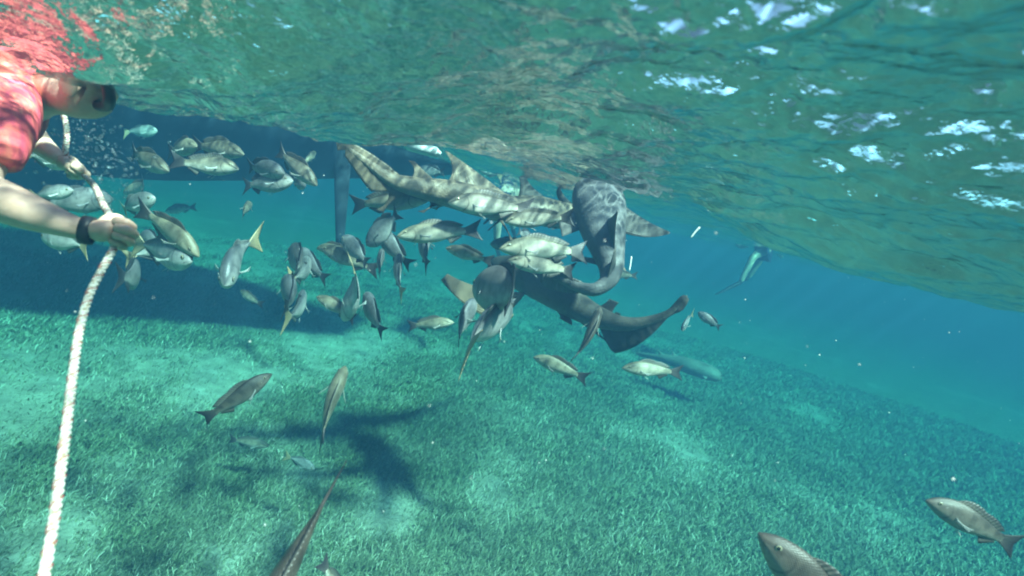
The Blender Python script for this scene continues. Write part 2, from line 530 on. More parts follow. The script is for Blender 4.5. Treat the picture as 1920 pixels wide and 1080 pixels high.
# ------------------------------------------------------------------ fish
# length 1 along x: nose at +0.5, end of the tail fin at -0.5
FISH = {
    'snapper': dict(
        st=[0, .015, .05, .10, .17, .26, .36, .47, .58, .68, .755, .80],
        up=[.004, .022, .050, .078, .106, .128, .130, .114, .090, .063, .048, .046],
        dn=[.004, .020, .044, .068, .092, .110, .116, .108, .080, .055, .042, .042],
        wd=[.004, .018, .038, .052, .064, .070, .068, .060, .045, .028, .016, .011],
        axis=[-.015, -.013, -.008, -.002, 0, 0, 0, 0, 0, 0, 0, 0], eye=(.105, .34, .021),
        tail=(.14, .055, .19), dorsal=(.24, .72, .062, .055), anal=(.56, .72, .060)),
    'chub': dict(
        st=[0, .012, .045, .09, .16, .26, .37, .48, .59, .69, .765, .81],
        up=[.006, .034, .075, .115, .156, .188, .196, .176, .134, .084, .054, .050],
        dn=[.006, .028, .068, .106, .142, .172, .180, .162, .122, .076, .048, .046],
        wd=[.006, .024, .048, .066, .080, .088, .086, .074, .054, .032, .018, .012],
        axis=[.0] * 12, eye=(.095, .28, .022),
        tail=(.17, .070, .18), dorsal=(.30, .74, .050, .075), anal=(.58, .74, .070)),
    'jack': dict(
        st=[0, .012, .045, .09, .16, .25, .35, .46, .57, .67, .745, .79],
        up=[.008, .038, .080, .118, .150, .168, .166, .142, .098, .050, .022, .018],
        dn=[.008, .030, .066, .100, .134, .156, .160, .140, .098, .050, .022, .018],
        wd=[.008, .026, .046, .060, .070, .076, .074, .064, .046, .028, .018, .014],
        axis=[.01] * 12, eye=(.085, .22, .027),
        tail=(.20, .055, .22), dorsal=(.38, .74, .055, .022), anal=(.48, .74, .055)),
}

def bend_map(P, bend):
    """swing everything behind the chest sideways"""
    P = np.array(P, float)
    s = np.clip(0.12 - P[:, 0], 0, None)
    ang = bend * s * 2.2
    y = P[:, 1].copy()
    P[:, 0] += -np.sin(ang) * y + (1 - np.cos(ang)) * s * 0.5
    P[:, 1] = y * np.cos(ang) + bend * s * s * 1.1
    return P

def fish_meshes(kind, bend):
    D = FISH[kind]
    n, m = 34, 22
    x = np.linspace(0, 1, n) ** 1.15 * D['st'][-1]
    f = lambda k: np.interp(x, D['st'], D[k])
    def sm(a):
        for _ in range(2): a[1:-1] = 0.25 * a[:-2] + 0.5 * a[1:-1] + 0.25 * a[2:]
        return a
    up, dn, wd, ax = sm(f('up')), sm(f('dn')), sm(f('wd')), f('axis')
    th = np.linspace(0, 2 * np.pi, m, endpoint=False)
    c, s = np.cos(th), np.sin(th)
    cy_ = np.sign(c) * np.abs(c) ** 0.92
    sz = np.sign(s) * np.abs(s) ** 1.06
    Yb = wd[:, None] * cy_[None, :]
    Zb = np.where(sz[None, :] > 0, up[:, None], dn[:, None]) * sz[None, :] + ax[:, None]
    Xb = np.repeat(0.5 - x[:, None], m, 1)
    V = np.stack([Xb, Yb, Zb], -1).reshape(-1, 3)
    Fq = grid_faces(n, m, wrap_u=True)[:, ::-1]
    # close nose and tail with tiny quads
    V = np.vstack([V, [[0.503, 0, ax[0]]], [[0.5 - D['st'][-1] - .004, 0, 0]]])
    capn = [(len(V) - 2, j, (j + 1) % m, (j + 1) % m) for j in range(m)]
    o = (n - 1) * m
    capt = [(len(V) - 1, o + (j + 1) % m, o + j, o + j) for j in range(m)]
    faces = [tuple(int(q) for q in r) for r in Fq] + [t[:3] for t in capn] + [t[:3] for t in capt]
    along = np.append(np.repeat(x / D['st'][-1], m), [0, 1])
    tb = np.append(np.tile(0.5 + 0.5 * sz, n), [.5, .5])
    out = {}
    out['body'] = (bend_map(V, bend), faces, {'along': along, 'tb': tb})
    top = lambda t: np.interp(t, x, up) + np.interp(t, x, ax)
    bot = lambda t: -np.interp(t, x, dn) + np.interp(t, x, ax)
    # dorsal: spiny front and soft rear, swept back
    d0, d1, h0, h1 = D['dorsal']
    u = np.linspace(0, 1, 26)
    t = d0 + (d1 - d0) * u
    hh = np.where(u < 0.55, h0 * np.sin(np.pi * np.clip(u / 0.72, 0, 1)) ** 0.7, h1 * np.sin(np.pi * np.clip((u - 0.35) / 0.72, 0, 1)) ** 0.8)
    hh = np.maximum(hh * (1 - 0.10 * np.abs(np.sin(u * 9 * np.pi)) * (u < .55)), 0.004)
    root = np.stack([0.5 - t, 0 * t, top(t) - 0.012], -1)
    tip = np.stack([0.5 - t - 0.045 * (0.4 + u), 0 * t, top(t) + hh], -1)
    v = np.linspace(0, 1, 4)[:, None, None]
    G = root[None] * (1 - v) + tip[None] * v
    T = 0.0042 * (1 - 0.75 * np.linspace(0, 1, 4)[:, None]) * np.ones((1, 26))
    a, b, c2 = thicken(G, T, ripple=0.0012, nrip=11)
    out['dorsal_fin'] = (bend_map(a, bend), b, c2)
    a0, a1, ah = D['anal']
    u = np.linspace(0, 1, 14); t = a0 + (a1 - a0) * u
    hh = ah * np.clip(1.25 - u, 0, 1) * np.clip(u * 8 + 0.15, 0, 1)
    root = np.stack([0.5 - t, 0 * t, bot(t) + 0.012], -1)
    tip = np.stack([0.5 - t - 0.035, 0 * t, bot(t) - hh], -1)
    v = np.linspace(0, 1, 4)[:, None, None]
    a, b, c2 = thicken(root[None] * (1 - v) + tip[None] * v, 0.004 * (1 - 0.7 * np.linspace(0, 1, 4)[:, None]) * np.ones((1, 14)), ripple=0.001, nrip=6)
    out['anal_fin'] = (bend_map(a, bend), b, c2)
    # forked tail: one fan whose rear edge is notched
    half, fork, tl = D['tail']
    xr = 0.5 - D['st'][-1] + 0.02
    u = np.linspace(-1, 1, 19); v = np.linspace(0, 1, 9)[:, None]
    ped = up[-1] * 0.95
    endx = -0.5 + fork * (1 - np.abs(u)) ** 1.0 * 1.25
    endz = half * np.sign(u) * np.abs(u) ** 0.85
    Gx = xr * (1 - v) + endx[None, :] * v
    Gz = ped * u[None, :] * (1 - v) + endz[None, :] * v ** 1.15
    G = np.stack([Gx, 0 * Gx, Gz], -1)
    T = (0.008 * (1 - v) ** 1.2 + 0.0016) * np.ones((1, 19))
    a, b, c2 = thicken(G, T, ripple=0.0011, nrip=9)
    out['tail_fin'] = (bend_map(a, bend), b, c2)
    pecs = []; pels = []
    for sgn in (1, -1):
        xp = 0.27; yp = np.interp(xp, x, wd)
        G = fin_patch((0.5 - xp, sgn * yp * 0.92, -.012), (0.5 - xp - .012, sgn * yp * 0.95, -.052),
                      (0.5 - xp - .145, sgn * (yp + .070), -.035), (0.5 - xp - .120, sgn * (yp + .060), -.085), bl=-.5, bt=.3, nu=8, nv=7)
        a, b, c2 = thicken(G, foil(7, 8, .0035), ripple=.0009, nrip=5)
        pecs.append((bend_map(a, bend), b, c2))
        xp = 0.33; zb = bot(xp)
        G = fin_patch((0.5 - xp, sgn * .020, zb + .016), (0.5 - xp - .03, sgn * .016, zb + .014),
                      (0.5 - xp - .105, sgn * .034, zb - .055), (0.5 - xp - .090, sgn * .026, zb - .030), bl=-.3, bt=.3, nu=6, nv=6)
        a, b, c2 = thicken(G, foil(6, 6, .0035), ripple=.0008, nrip=4)
        pels.append((bend_map(a, bend), b, c2))
    out['pectoral_fin'] = pecs; out['pelvic_fin'] = pels
    eyes = []
    ex, ez, er = D['eye']
    for sgn in (1, -1):
        zz = np.interp(ex, x, up) * ez + np.interp(ex, x, ax)
        yw = np.interp(ex, x, wd) * math.sqrt(max(0, 1 - ez ** 2)) * 0.93
        P, Fe = ellipsoid((0, 0, 0), (er * 1.05, er * 0.42, er), n=10, m=14)
        rad = np.hypot(P[:, 0], P[:, 2]) / er
        P = P + np.array([0.5 - ex, sgn * yw, zz])
        eyes.append((bend_map(P, bend), Fe, {'rad': rad}))
    out['eye'] = eyes
    return out

def fish_body_mat(name, back, side, belly, lines=0.25, mask=0.0, caustic_bars=0.0, metal=0.0, rough=0.42, tinge=(.5, .45, .3)):
    nt = NT(name)
    al = nt.n('Attribute'); al.attribute_name = 'along'
    tb = nt.n('Attribute'); tb.attribute_name = 'tb'
    tc = nt.n('TexCoord')
    oi = nt.n('ObjectInfo')
    nz = nt.n('TexNoise'); nz.inputs['Scale'].default_value = 5.0; nz.inputs['Detail'].default_value = 4.0
    nt.l(tc.outputs['Object'], nz.inputs['Vector'])
    h = nt.math('ADD', tb.outputs['Fac'], nt.math('MULTIPLY', nt.math('SUBTRACT', nz.outputs['Fac'], 0.5), 0.28))
    base = nt.ramp(h, [(0.18, belly), (0.42, tuple(0.5 * (a + b) for a, b in zip(belly, side))), (0.62, side), (0.86, tuple(0.55 * a + 0.45 * b for a, b in zip(back, side))), (0.97, back)])
    # scale rows along the flank and scales across
    rows = nt.math('SINE', nt.math('MULTIPLY', tb.outputs['Fac'], 118.0))
    cols = nt.math('SINE', nt.math('MULTIPLY', al.outputs['Fac'], 215.0))
    sc = nt.math('MULTIPLY', rows, cols)
    gate = nt.math('MULTIPLY', nt.math('GREATER_THAN', al.outputs['Fac'], 0.30), lines)
    dark = nt.math('MULTIPLY', nt.math('MULTIPLY', nt.math('ADD', sc, 0.4), 0.6), gate)
    base = nt.mix(dark, base, back)
    # gill cover edge and cheek line
    g = nt.math('ABSOLUTE', nt.math('SUBTRACT', nt.math('SUBTRACT', al.outputs['Fac'], 0.285), nt.math('MULTIPLY', nt.math('POWER', nt.math('SUBTRACT', tb.outputs['Fac'], 0.45), 2.0), -0.35)))
    gf = nt.math('MULTIPLY', nt.math('LESS_THAN', g, 0.010), 0.55)
    base = nt.mix(gf, base, tuple(c * 0.5 for c in back))
    # mouth slit and, on snappers, the dusky band through the eye
    mo = nt.math('MULTIPLY', nt.math('LESS_THAN', nt.math('ABSOLUTE', nt.math('SUBTRACT', nt.math('SUBTRACT', tb.outputs['Fac'], 0.40), nt.math('MULTIPLY', al.outputs['Fac'], -1.1))), 0.028), nt.math('LESS_THAN', al.outputs['Fac'], 0.085))
    base = nt.mix(nt.math('MULTIPLY', mo, 0.85), base, (0.02, 0.018, 0.016))
    if mask:
        mk = nt.math('ABSOLUTE', nt.math('SUBTRACT', tb.outputs['Fac'], nt.math('ADD', 0.46, nt.math('MULTIPLY', al.outputs['Fac'], 1.55))))
        mk = nt.math('MULTIPLY', nt.ramp(mk, [(0.05, 1.0), (0.13, 0.0)]), nt.math('LESS_THAN', al.outputs['Fac'], 0.30))
        base = nt.mix(nt.math('MULTIPLY', mk, mask), base, (0.035, 0.030, 0.026))
    if caustic_bars:  # dark bars painted into the skin to imitate caustic bands
        bs = nt.math('SINE', nt.math('ADD', nt.math('MULTIPLY', al.outputs['Fac'], 34.0), nt.math('MULTIPLY', nz.outputs['Fac'], 5.0)))
        bf = nt.math('MULTIPLY', nt.math('MULTIPLY', nt.ramp(bs, [(.05, 0.), (.6, 1.)]), nt.ramp(tb.outputs['Fac'], [(.35, 0.), (.75, 1.)])), caustic_bars)
        base = nt.mix(bf, base, tuple(c * 1.3 for c in back))
    # each fish a little different
    rnd = oi.outputs['Random']
    base = nt.mix(nt.math('MULTIPLY', rnd, 0.28), base, tinge)
    nz2 = nt.n('TexNoise'); nz2.inputs['Scale'].default_value = 16.0; nz2.inputs['Detail'].default_value = 3.0
    nt.l(tc.outputs['Object'], nz2.inputs['Vector'])
    base = nt.mix(nt.ramp(nz2.outputs['Fac'], [(0.35, 0.35), (0.6, 0.0)]), base, back)
    hgt = nt.math('ADD', nt.math('MULTIPLY', sc, 0.5), nt.math('MULTIPLY', nt.math('GREATER_THAN', g, 0.012), 0.6))
    nt.principled(base, rough=rough, spec=0.45, bump=hgt, bump_s=0.25, bump_d=0.004, Metallic=metal)
    return nt.m

def fin_mat(name, root, edge, rough=0.5):
    nt = NT(name)
    fv = nt.n('Attribute'); fv.attribute_name = 'fv'
    fu = nt.n('Attribute'); fu.attribute_name = 'fu'
    base = nt.ramp(fv.outputs['Fac'], [(0.05, root), (0.45, tuple(0.5 * (a + b) for a, b in zip(root, edge))), (0.9, edge)])
    ray = nt.math('SINE', nt.math('MULTIPLY', fu.outputs['Fac'], 95.0))
    base = nt.mix(nt.math('MULTIPLY', nt.math('ADD', ray, 1.0), 0.16), base, tuple(c * 0.45 for c in edge))
    nt.principled(base, rough=rough, spec=0.4, bump=ray, bump_s=0.3, bump_d=0.003)
    return nt.m

nt = NT('fish_eye')
ra = nt.n('Attribute'); ra.attribute_name = 'rad'
nt.principled(nt.ramp(ra.outputs['Fac'], [(0.0, (.008, .008, .009)), (0.52, (.010, .010, .011)), (0.60, (.42, .36, .22)), (0.86, (.30, .27, .20)), (0.95, (.05, .05, .05))]), rough=0.12, spec=0.6)
EYE = nt.m
MB = {
    'snapper': fish_body_mat('grey_snapper_skin', (.060, .044, .031), (.37, .295, .225), (.60, .53, .46), lines=.22, mask=.85, caustic_bars=.45),
    'darksnapper': fish_body_mat('dusky_caustic_band_skin', (.028, .021, .018), (.13, .098, .078), (.30, .25, .21), lines=.10, mask=.6, caustic_bars=.9, tinge=(.22, .18, .14)),
    'chub': fish_body_mat('grey_chub_skin', (.045, .043, .046), (.25, .225, .215), (.48, .44, .41), lines=.16, caustic_bars=.22, tinge=(.30, .30, .33)),
    'jack': fish_body_mat('silver_jack_skin', (.060, .064, .075), (.42, .40, .40), (.66, .62, .59), lines=.10, metal=.15, rough=.34, tinge=(.6, .58, .5)),
}
MF = {
    'snapper': (fin_mat('snapper_fin', (.24, .21, .17), (.075, .060, .055)), fin_mat('snapper_tail', (.14, .11, .10), (.035, .026, .030)), fin_mat('snapper_breast_fin', (.50, .46, .42), (.44, .40, .38))),
    'chub': (fin_mat('chub_fin', (.10, .10, .11), (.035, .036, .042)), fin_mat('chub_tail', (.09, .09, .10), (.026, .027, .033)), fin_mat('chub_breast_fin', (.30, .30, .31), (.20, .20, .22))),
    'jack': (fin_mat('jack_fin', (.30, .30, .29), (.11, .11, .11)), fin_mat('jack_tail', (.50, .40, .26), (.46, .34, .19)), fin_mat('jack_breast_fin', (.62, .62, .60), (.60, .60, .58))),
}
MF['darksnapper'] = MF['snapper']; FISH['darksnapper'] = FISH['snapper']
PROTO = {}
def fish_proto(kind, bend):
    key = (kind, round(bend, 2))
    if key not in PROTO:
        M = fish_meshes(kind, bend)
        mf, mtail, mpec = MF[kind]
        mk = lambda nm, d, mats: mesh_from(nm, d[0], d[1], mats, attrs=d[2])
        L = [('body', mk('body', M['body'], [MB[kind]])),
             ('dorsal_fin', mk('dorsal_fin', M['dorsal_fin'], [mf])),
             ('anal_fin', mk('anal_fin', M['anal_fin'], [mf])),
             ('tail_fin', mk('tail_fin', M['tail_fin'], [mtail]))]
        for q in range(2):
            L.append(('pectoral_fin', mk('pectoral_fin', M['pectoral_fin'][q], [mpec])))
        for q in range(2):
            L.append(('pelvic_fin', mk('pelvic_fin', M['pelvic_fin'][q], [mpec])))
        for q in range(2):
            L.append(('eye', mk('eye', M['eye'][q], [EYE])))
        PROTO[key] = L
    return PROTO[key]

FISH_NAME = {'darksnapper': 'snapper_fish', 'snapper': 'snapper_fish', 'chub': 'chub_fish', 'jack': 'jack_fish'}
FISH_GROUP = {'darksnapper': 'grey snappers schooling round the sharks', 'snapper': 'grey snappers schooling round the sharks', 'chub': 'deep bodied chubs schooling round the sharks', 'jack': 'silver jacks schooling round the sharks'}
def add_fish(kind, px, py, d, length, theta, phi, label, roll=0.0, bend=0.0):
    """theta: where the nose points in the picture (0 right, 90 up); phi: degrees turned towards the viewer"""
    th, ph = math.radians(theta), math.radians(phi)
    f = cdir(math.cos(th) * math.cos(ph), math.sin(th) * math.cos(ph), math.sin(ph))
    upv = Vector((0, 0, 1))
    if abs(f.z) > 0.9: upv = UP
    y = upv.cross(f).normalized()
    z = f.cross(y).normalized()
    if roll == 'edge':                     # rolled until its flat side stands in line with the viewer
        v = (at(px, py, d) - CAM).normalized()
        roll = math.degrees(math.atan2(-y.dot(v), z.dot(v)))
        if abs(roll) > 90: roll -= math.copysign(180, roll)
    q = Matrix((f, y, z)).transposed().to_quaternion()
    q = q @ Quaternion((1, 0, 0), math.radians(roll))
    e = empty(FISH_NAME[kind], at(px, py, d))
    e.rotation_mode = 'QUATERNION'; e.rotation_quaternion = q
    if 1.5 < d < 3.0: length *= 1.08
    rr = random.Random(int(px * 7 + py * 13))
    e.scale = (length, length * rr.uniform(.90, 1.15), length * rr.uniform(.92, 1.08))
    bend += rr.choice((-.15, 0., .15)) if abs(bend) < .32 else 0.
    tag(e, label, 'fish', FISH_GROUP[kind])
    for nm, me in fish_proto(kind, bend):
        link(nm, me, e)
    return e
# ------------------------------------------------------------------ nurse sharks
def shark_skin(name, dark, mid, belly):
    nt = NT(name)
    tc = nt.n('TexCoord'); tb = nt.n('Attribute'); tb.attribute_name = 'tb'
    n1 = nt.n('TexNoise'); n1.inputs['Scale'].default_value = 7.0; n1.inputs['Detail'].default_value = 5.0; n1.inputs['Roughness'].default_value = .65
    n2 = nt.n('TexNoise'); n2.inputs['Scale'].default_value = 42.0; n2.inputs['Detail'].default_value = 4.0
    vo = nt.n('TexVoronoi'); vo.inputs['Scale'].default_value = 130.0
    for q in (n1, n2, vo): nt.l(tc.outputs['Object'], q.inputs['Vector'])
    h = nt.math('ADD', tb.outputs['Fac'], nt.math('MULTIPLY', nt.math('SUBTRACT', n1.outputs['Fac'], .5), .3))
    base = nt.ramp(h, [(.12, belly), (.42, mid), (.95, dark)])
    base = nt.mix(nt.ramp(n1.outputs['Fac'], [(.42, .28), (.62, 0.)]), base, dark)
    base = nt.mix(nt.ramp(n2.outputs['Fac'], [(.38, .28), (.55, 0.)]), base, tuple(c * .7 for c in dark))
    hgt = nt.math('ADD', nt.math('MULTIPLY', vo.outputs['Distance'], .5), n2.outputs['Fac'])
    nt.principled(base, rough=.55, spec=.4, bump=hgt, bump_s=.55, bump_d=.006)
    return nt.m

def shark_fin_mat(name, a, b):
    nt = NT(name)
    tc = nt.n('TexCoord'); fv = nt.n('Attribute'); fv.attribute_name = 'fv'; fu = nt.n('Attribute'); fu.attribute_name = 'fu'
    n1 = nt.n('TexNoise'); n1.inputs['Scale'].default_value = 18.0; n1.inputs['Detail'].default_value = 5.0
    nt.l(tc.outputs['Object'], n1.inputs['Vector'])
    base = nt.ramp(nt.math('ADD', fv.outputs['Fac'], nt.math('MULTIPLY', nt.math('SUBTRACT', n1.outputs['Fac'], .5), .5)), [(.0, a), (.9, b)])
    base = nt.mix(nt.ramp(n1.outputs['Fac'], [(.36, .5), (.56, 0.)]), base, tuple(c * .55 for c in b))
    ray = nt.math('SINE', nt.math('ADD', nt.math('MULTIPLY', fu.outputs['Fac'], 85.0), nt.math('MULTIPLY', n1.outputs['Fac'], 6.0)))
    nt.principled(base, rough=.55, spec=.35, bump=nt.math('ADD', nt.math('MULTIPLY', ray, .35), n1.outputs['Fac']), bump_s=.5, bump_d=.006)
    return nt.m

SKIN_TAN = shark_skin('tan_shark_skin', (.125, .085, .058), (.235, .165, .118), (.36, .29, .23))
SKIN_SLATE = shark_skin('slate_shark_skin', (.095, .086, .088), (.15, .135, .135), (.25, .22, .20))
SKIN_SHADED = shark_skin('shaded_shark_skin', (.060, .048, .040), (.090, .074, .062), (.17, .145, .125))  # colour darkened for the shade cast by the sharks above
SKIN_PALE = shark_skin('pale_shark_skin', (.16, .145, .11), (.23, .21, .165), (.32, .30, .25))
FIN_TAN = shark_fin_mat('tan_shark_fin', (.19, .13, .088), (.13, .088, .06))
FIN_SLATE = shark_fin_mat('slate_shark_fin', (.13, .12, .12), (.12, .10, .09))
FIN_DARK = shark_fin_mat('dark_shark_fin', (.062, .050, .043), (.045, .038, .034))
FIN_BROWN = shark_fin_mat('brown_shark_fin', (.27, .175, .105), (.15, .10, .068))
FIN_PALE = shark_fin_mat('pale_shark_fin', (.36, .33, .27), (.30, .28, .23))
nt = NT('small_shark_eye'); nt.principled((.012, .012, .013), rough=.15, spec=.6); SHARK_EYE = nt.m

SH_F = [0, .008, .03, .07, .13, .20, .28, .38, .48, .58, .68, .77, .86, .94, 1.0]
SH_W = [.05, .42, .72, .92, 1.0, 1.0, .97, .88, .74, .56, .39, .23, .11, .06, .02]
SH_U = [.04, .26, .45, .62, .74, .80, .82, .78, .70, .56, .42, .29, .17, .10, .04]
SH_D = [.04, .24, .38, .50, .60, .66, .70, .70, .64, .52, .40, .29, .19, .11, .04]

class Shark:
    def __init__(self, label, spine, up, R, skin, thick=1.0, taper=1.0):
        self.spine = catmull([tuple(at(*p)) for p in spine], 72)
        n = len(self.spine)
        self.o = Vector(self.spine.mean(0))
        T = np.gradient(self.spine, axis=0); T /= np.linalg.norm(T, axis=1, keepdims=True)
        ups = np.array([tuple(cdir(*u)) for u in up])
        fu = np.linspace(0, 1, len(ups)); f = np.linspace(0, 1, n)
        U = np.stack([np.interp(f, fu, ups[:, k]) for k in range(3)], -1)
        fwd = -T                                   # spine runs head -> tail, so forward is against it
        Sd = np.cross(U, fwd); Sd /= np.linalg.norm(Sd, axis=1, keepdims=True)
        U = np.cross(fwd, Sd)
        self.f, self.U, self.S, self.T = f, U, Sd, T
        self.R = R; self.thick = thick
        self.root = empty('nurse_shark', self.o)
        tag(self.root, label, 'shark', 'nurse sharks milling under the surface')
        ft = np.where(f < .2, f, .2 + .8 * ((f - .2).clip(0) / .8) ** taper)
        self.w = np.interp(ft, SH_F, SH_W) * R
        self.u = np.interp(ft, SH_F, SH_U) * R * thick
        self.d = np.interp(ft, SH_F, SH_D) * R * thick
        m = 28
        th = np.linspace(0, 2 * np.pi, m, endpoint=False)
        c, s = np.cos(th), np.sin(th)
        sz = np.where(s > 0, np.abs(s) ** 1.0, -np.abs(s) ** 0.85)
        P = self.spine[:, None, :] + Sd[:, None, :] * (self.w[:, None] * c[None, :])[..., None] + \
            U[:, None, :] * (np.where(sz[None, :] > 0, self.u[:, None], self.d[:, None]) * sz[None, :])[..., None]
        V = P.reshape(-1, 3)
        V = np.vstack([V, self.spine[:1] - T[:1] * .012, self.spine[-1:] + T[-1:] * .01])
        q = [tuple(int(i) for i in r) for r in grid_faces(n, m, wrap_u=True)]
        q += [(len(V) - 2, (j + 1) % m, j) for j in range(m)]
        o = (n - 1) * m
        q += [(len(V) - 1, o + j, o + (j + 1) % m) for j in range(m)]
        tb = np.append(np.tile(.5 + .5 * sz, n), [.5, .5])
        self.part('body', V, q, {'tb': tb}, skin)
    def part(self, name, V, F_, attrs, mat):
        me = mesh_from(name, np.asarray(V) - np.array(self.o), F_, [mat], attrs=attrs)
        return link(name, me, self.root)
    def on(self, f, ang, k=.9):
        """point on the skin: ang 0 = right flank of the shark, 90 = back, 270 = belly"""
        i = np.interp(f, self.f, np.arange(len(self.f)))
        g = lambda A: np.array([np.interp(i, np.arange(len(A)), A[:, q]) for q in range(3)])
        a = math.radians(ang)
        hz = np.interp(f, self.f, self.u if math.sin(a) > 0 else self.d)
        return g(self.spine) + g(self.S) * np.interp(f, self.f, self.w) * math.cos(a) * k + g(self.U) * hz * math.sin(a) * k
    def fin(self, name, f0, f1, ang, tip, mat, tipw=.16, bl=-.15, bt=.35, thick=.014, curl=None, k=.8, AB=None):
        if AB is not None: A, B = np.array(at(*AB[0])), np.array(at(*AB[1]))
        else: A, B = self.on(f0, ang, k), self.on(f1, ang, k)
        t = np.array(at(*tip))
        ch = (B - A)
        G = fin_patch(A, B, t - ch * tipw * .4, t + ch * tipw * .6, bl=bl, bt=bt, nu=15, nv=15,
                      curl=None if curl is None else np.array(cdir(*curl)) * .04)
        V, F_, a = thicken(G, foil(15, 15, thick), ripple=.0018, nrip=7)
        return self.part(name, V, F_, a, mat)
    def caudal(self, prof, mat, thick=.012):
        """prof: (fraction along the spine, height above, depth below) in metres"""
        f0, f1 = prof[0][0], prof[-1][0]
        n = 30
        fr = np.linspace(f0, f1, n)
        pr = np.array(prof)
        hi = np.interp(fr, pr[:, 0], pr[:, 1]); lo = np.interp(fr, pr[:, 0], pr[:, 2])
        pos = np.stack([np.interp(fr, self.f, self.spine[:, q]) for q in range(3)], -1)
        u = np.stack([np.interp(fr, self.f, self.U[:, q]) for q in range(3)], -1)
        v = np.linspace(-1, 1, 13)
        G = pos[None] + u[None] * np.where(v[:, None] > 0, hi[None] * v[:, None], lo[None] * v[:, None])[..., None]
        T = (thick * (1 - .8 * np.abs(v)))[:, None] * np.ones((1, n)) * np.interp(fr, [f0, f1], [1, .5])[None]
        V, F_, a = thicken(G, T, ripple=.0015, nrip=9)
        self.part('tail_fin', V, F_, a, mat)
    def eyes(self):
        for ang in (38, 142):
            p = self.on(.045, ang, 1.0)
            P, F_ = ellipsoid(p, (.012, .012, .012), n=8, m=10)
            self.part('eye', P, F_, None, SHARK_EYE)
        for ang in (250, 290):
            a = self.on(.006, ang, 1.0)
            t = a - self.T[0] * .035 + np.array([0, 0, -.03])
            s = self.S[0] * .006; 
            G = np.stack([np.stack([a - s, a + s]), np.stack([(a + t) / 2 - s * .8, (a + t) / 2 + s * .8]), np.stack([t - s * .3, t + s * .3])])
            V, F_, at_ = thicken(G, np.full((3, 2), .004))
            self.part('barbel', V, F_, at_, FIN_DARK)

# upper left shark: tail lifted to the hull, head hidden behind the white fish
s1 = Shark('tan nurse shark with its tail lifted in front of the rudder',
           [(985, 404, 3.30), (950, 392, 3.13), (900, 380, 3.0), (850, 366, 2.9), (795, 354, 2.82), (745, 342, 2.76), (712, 322, 2.72), (676, 295, 2.70), (632, 263, 2.66)],
           [(.25, .95, .15), (.25, .95, .15), (.2, .95, .1), (.35, .93, .0), (.62, .78, .0)], .125, SKIN_TAN, thick=.92)
s1.fin('dorsal_fin', .17, .50, 90, (838, 284, 2.93), FIN_TAN, tipw=.06, bl=.03, bt=.10, thick=.018)
s1.fin('dorsal_fin', .55, .66, 90, (773, 302, 2.80), FIN_TAN, tipw=.25, bl=-.06, bt=.18)
s1.fin('anal_fin', .66, .76, 270, (712, 398, 2.78), FIN_TAN, tipw=.35)
s1.fin('pelvic_fin', .47, .57, 300, (790, 398, 2.78), FIN_TAN, tipw=.3)
s1.fin('pelvic_fin', .47, .57, 240, (815, 392, 3.0), FIN_TAN, tipw=.3)
s1.fin('pectoral_fin', .12, .24, 335, (960, 450, 2.75), FIN_TAN, tipw=.2)
s1.fin('pectoral_fin', .12, .24, 205, (985, 425, 3.35), FIN_TAN, tipw=.2)
s1.caudal([(.66, .0, .0), (.72, .045, .05), (.78, .055, .115), (.85, .052, .085), (.92, .042, .055), (.945, .034, .040), (.955, .030, .010), (.975, .028, .045), (1.0, .006, .010)], FIN_TAN)
s1.eyes()

# second shark, mostly behind the row of fish
s3 = Shark('brown nurse shark behind the row of fish, two dark back fins near the surface',
           [(915, 405, 3.45), (955, 395, 3.40), (1000, 396, 3.42), (1035, 402, 3.5), (1075, 408, 3.65), (1110, 414, 3.85), (1140, 420, 4.1), (1160, 428, 4.3)],
           [(.2, .95, .25)] * 3, .135, SKIN_TAN, thick=.95)
s3.fin('dorsal_fin', .14, .31, 90, (979, 332, 3.38), FIN_DARK, tipw=.2, bl=-.05, bt=.15, thick=.02)
s3.fin('dorsal_fin', .36, .50, 90, (1054, 344, 3.40), FIN_DARK, tipw=.05, bl=.25, bt=.45, thick=.018)
s3.fin('pectoral_fin', .05, .15, 200, (915, 432, 3.2), FIN_TAN, tipw=.2)
s3.fin('pectoral_fin', .05, .15, 340, (900, 360, 3.75), FIN_TAN, tipw=.2)
s3.fin('pelvic_fin', .40, .48, 260, (1035, 430, 3.4), FIN_TAN, tipw=.3)
s3.caudal([(.70, 0, 0), (.80, .07, .10), (.92, .05, .06), (1.0, .01, .02)], FIN_DARK)
s3.eyes()

# slate shark with its head at the surface, back towards the viewer
s4 = Shark('slate blue nurse shark hanging head up at the surface with both breast fins spread',
           [(1122, 346, 2.98), (1122, 368, 2.88), (1125, 398, 2.79), (1132, 436, 2.69), (1140, 470, 2.60), (1146, 500, 2.52), (1140, 526, 2.46), (1114, 543, 2.43), (1080, 536, 2.44), (1044, 522, 2.47), (1015, 516, 2.52)],
           [(.12, .62, .78), (.15, .45, .88), (.16, .38, .90), (.22, .55, .80), (.5, .8, .35), (.35, .9, .2)], .150, SKIN_SLATE, thick=.95, taper=.76)
s4.fin('dorsal_fin', .36, .56, 90, (1158, 396, 2.42), FIN_SLATE, tipw=.06, bl=-.05, bt=.12, thick=.016)
s4.fin('dorsal_fin', .60, .70, 90, (1153, 466, 2.34), FIN_SLATE, tipw=.3, bl=-.05, bt=.15, thick=.014)
s4.fin('pectoral_fin', 0, 0, 0, (1050, 426, 2.72), FIN_SLATE, tipw=.55, bl=-.12, bt=.0, thick=.022, AB=((1088, 376, 2.84), (1100, 426, 2.76)))
s4.fin('pectoral_fin', 0, 0, 0, (1256, 436, 2.78), FIN_DARK, tipw=.06, bl=-.10, bt=-.16, thick=.020, AB=((1158, 378, 2.84), (1158, 432, 2.74)))
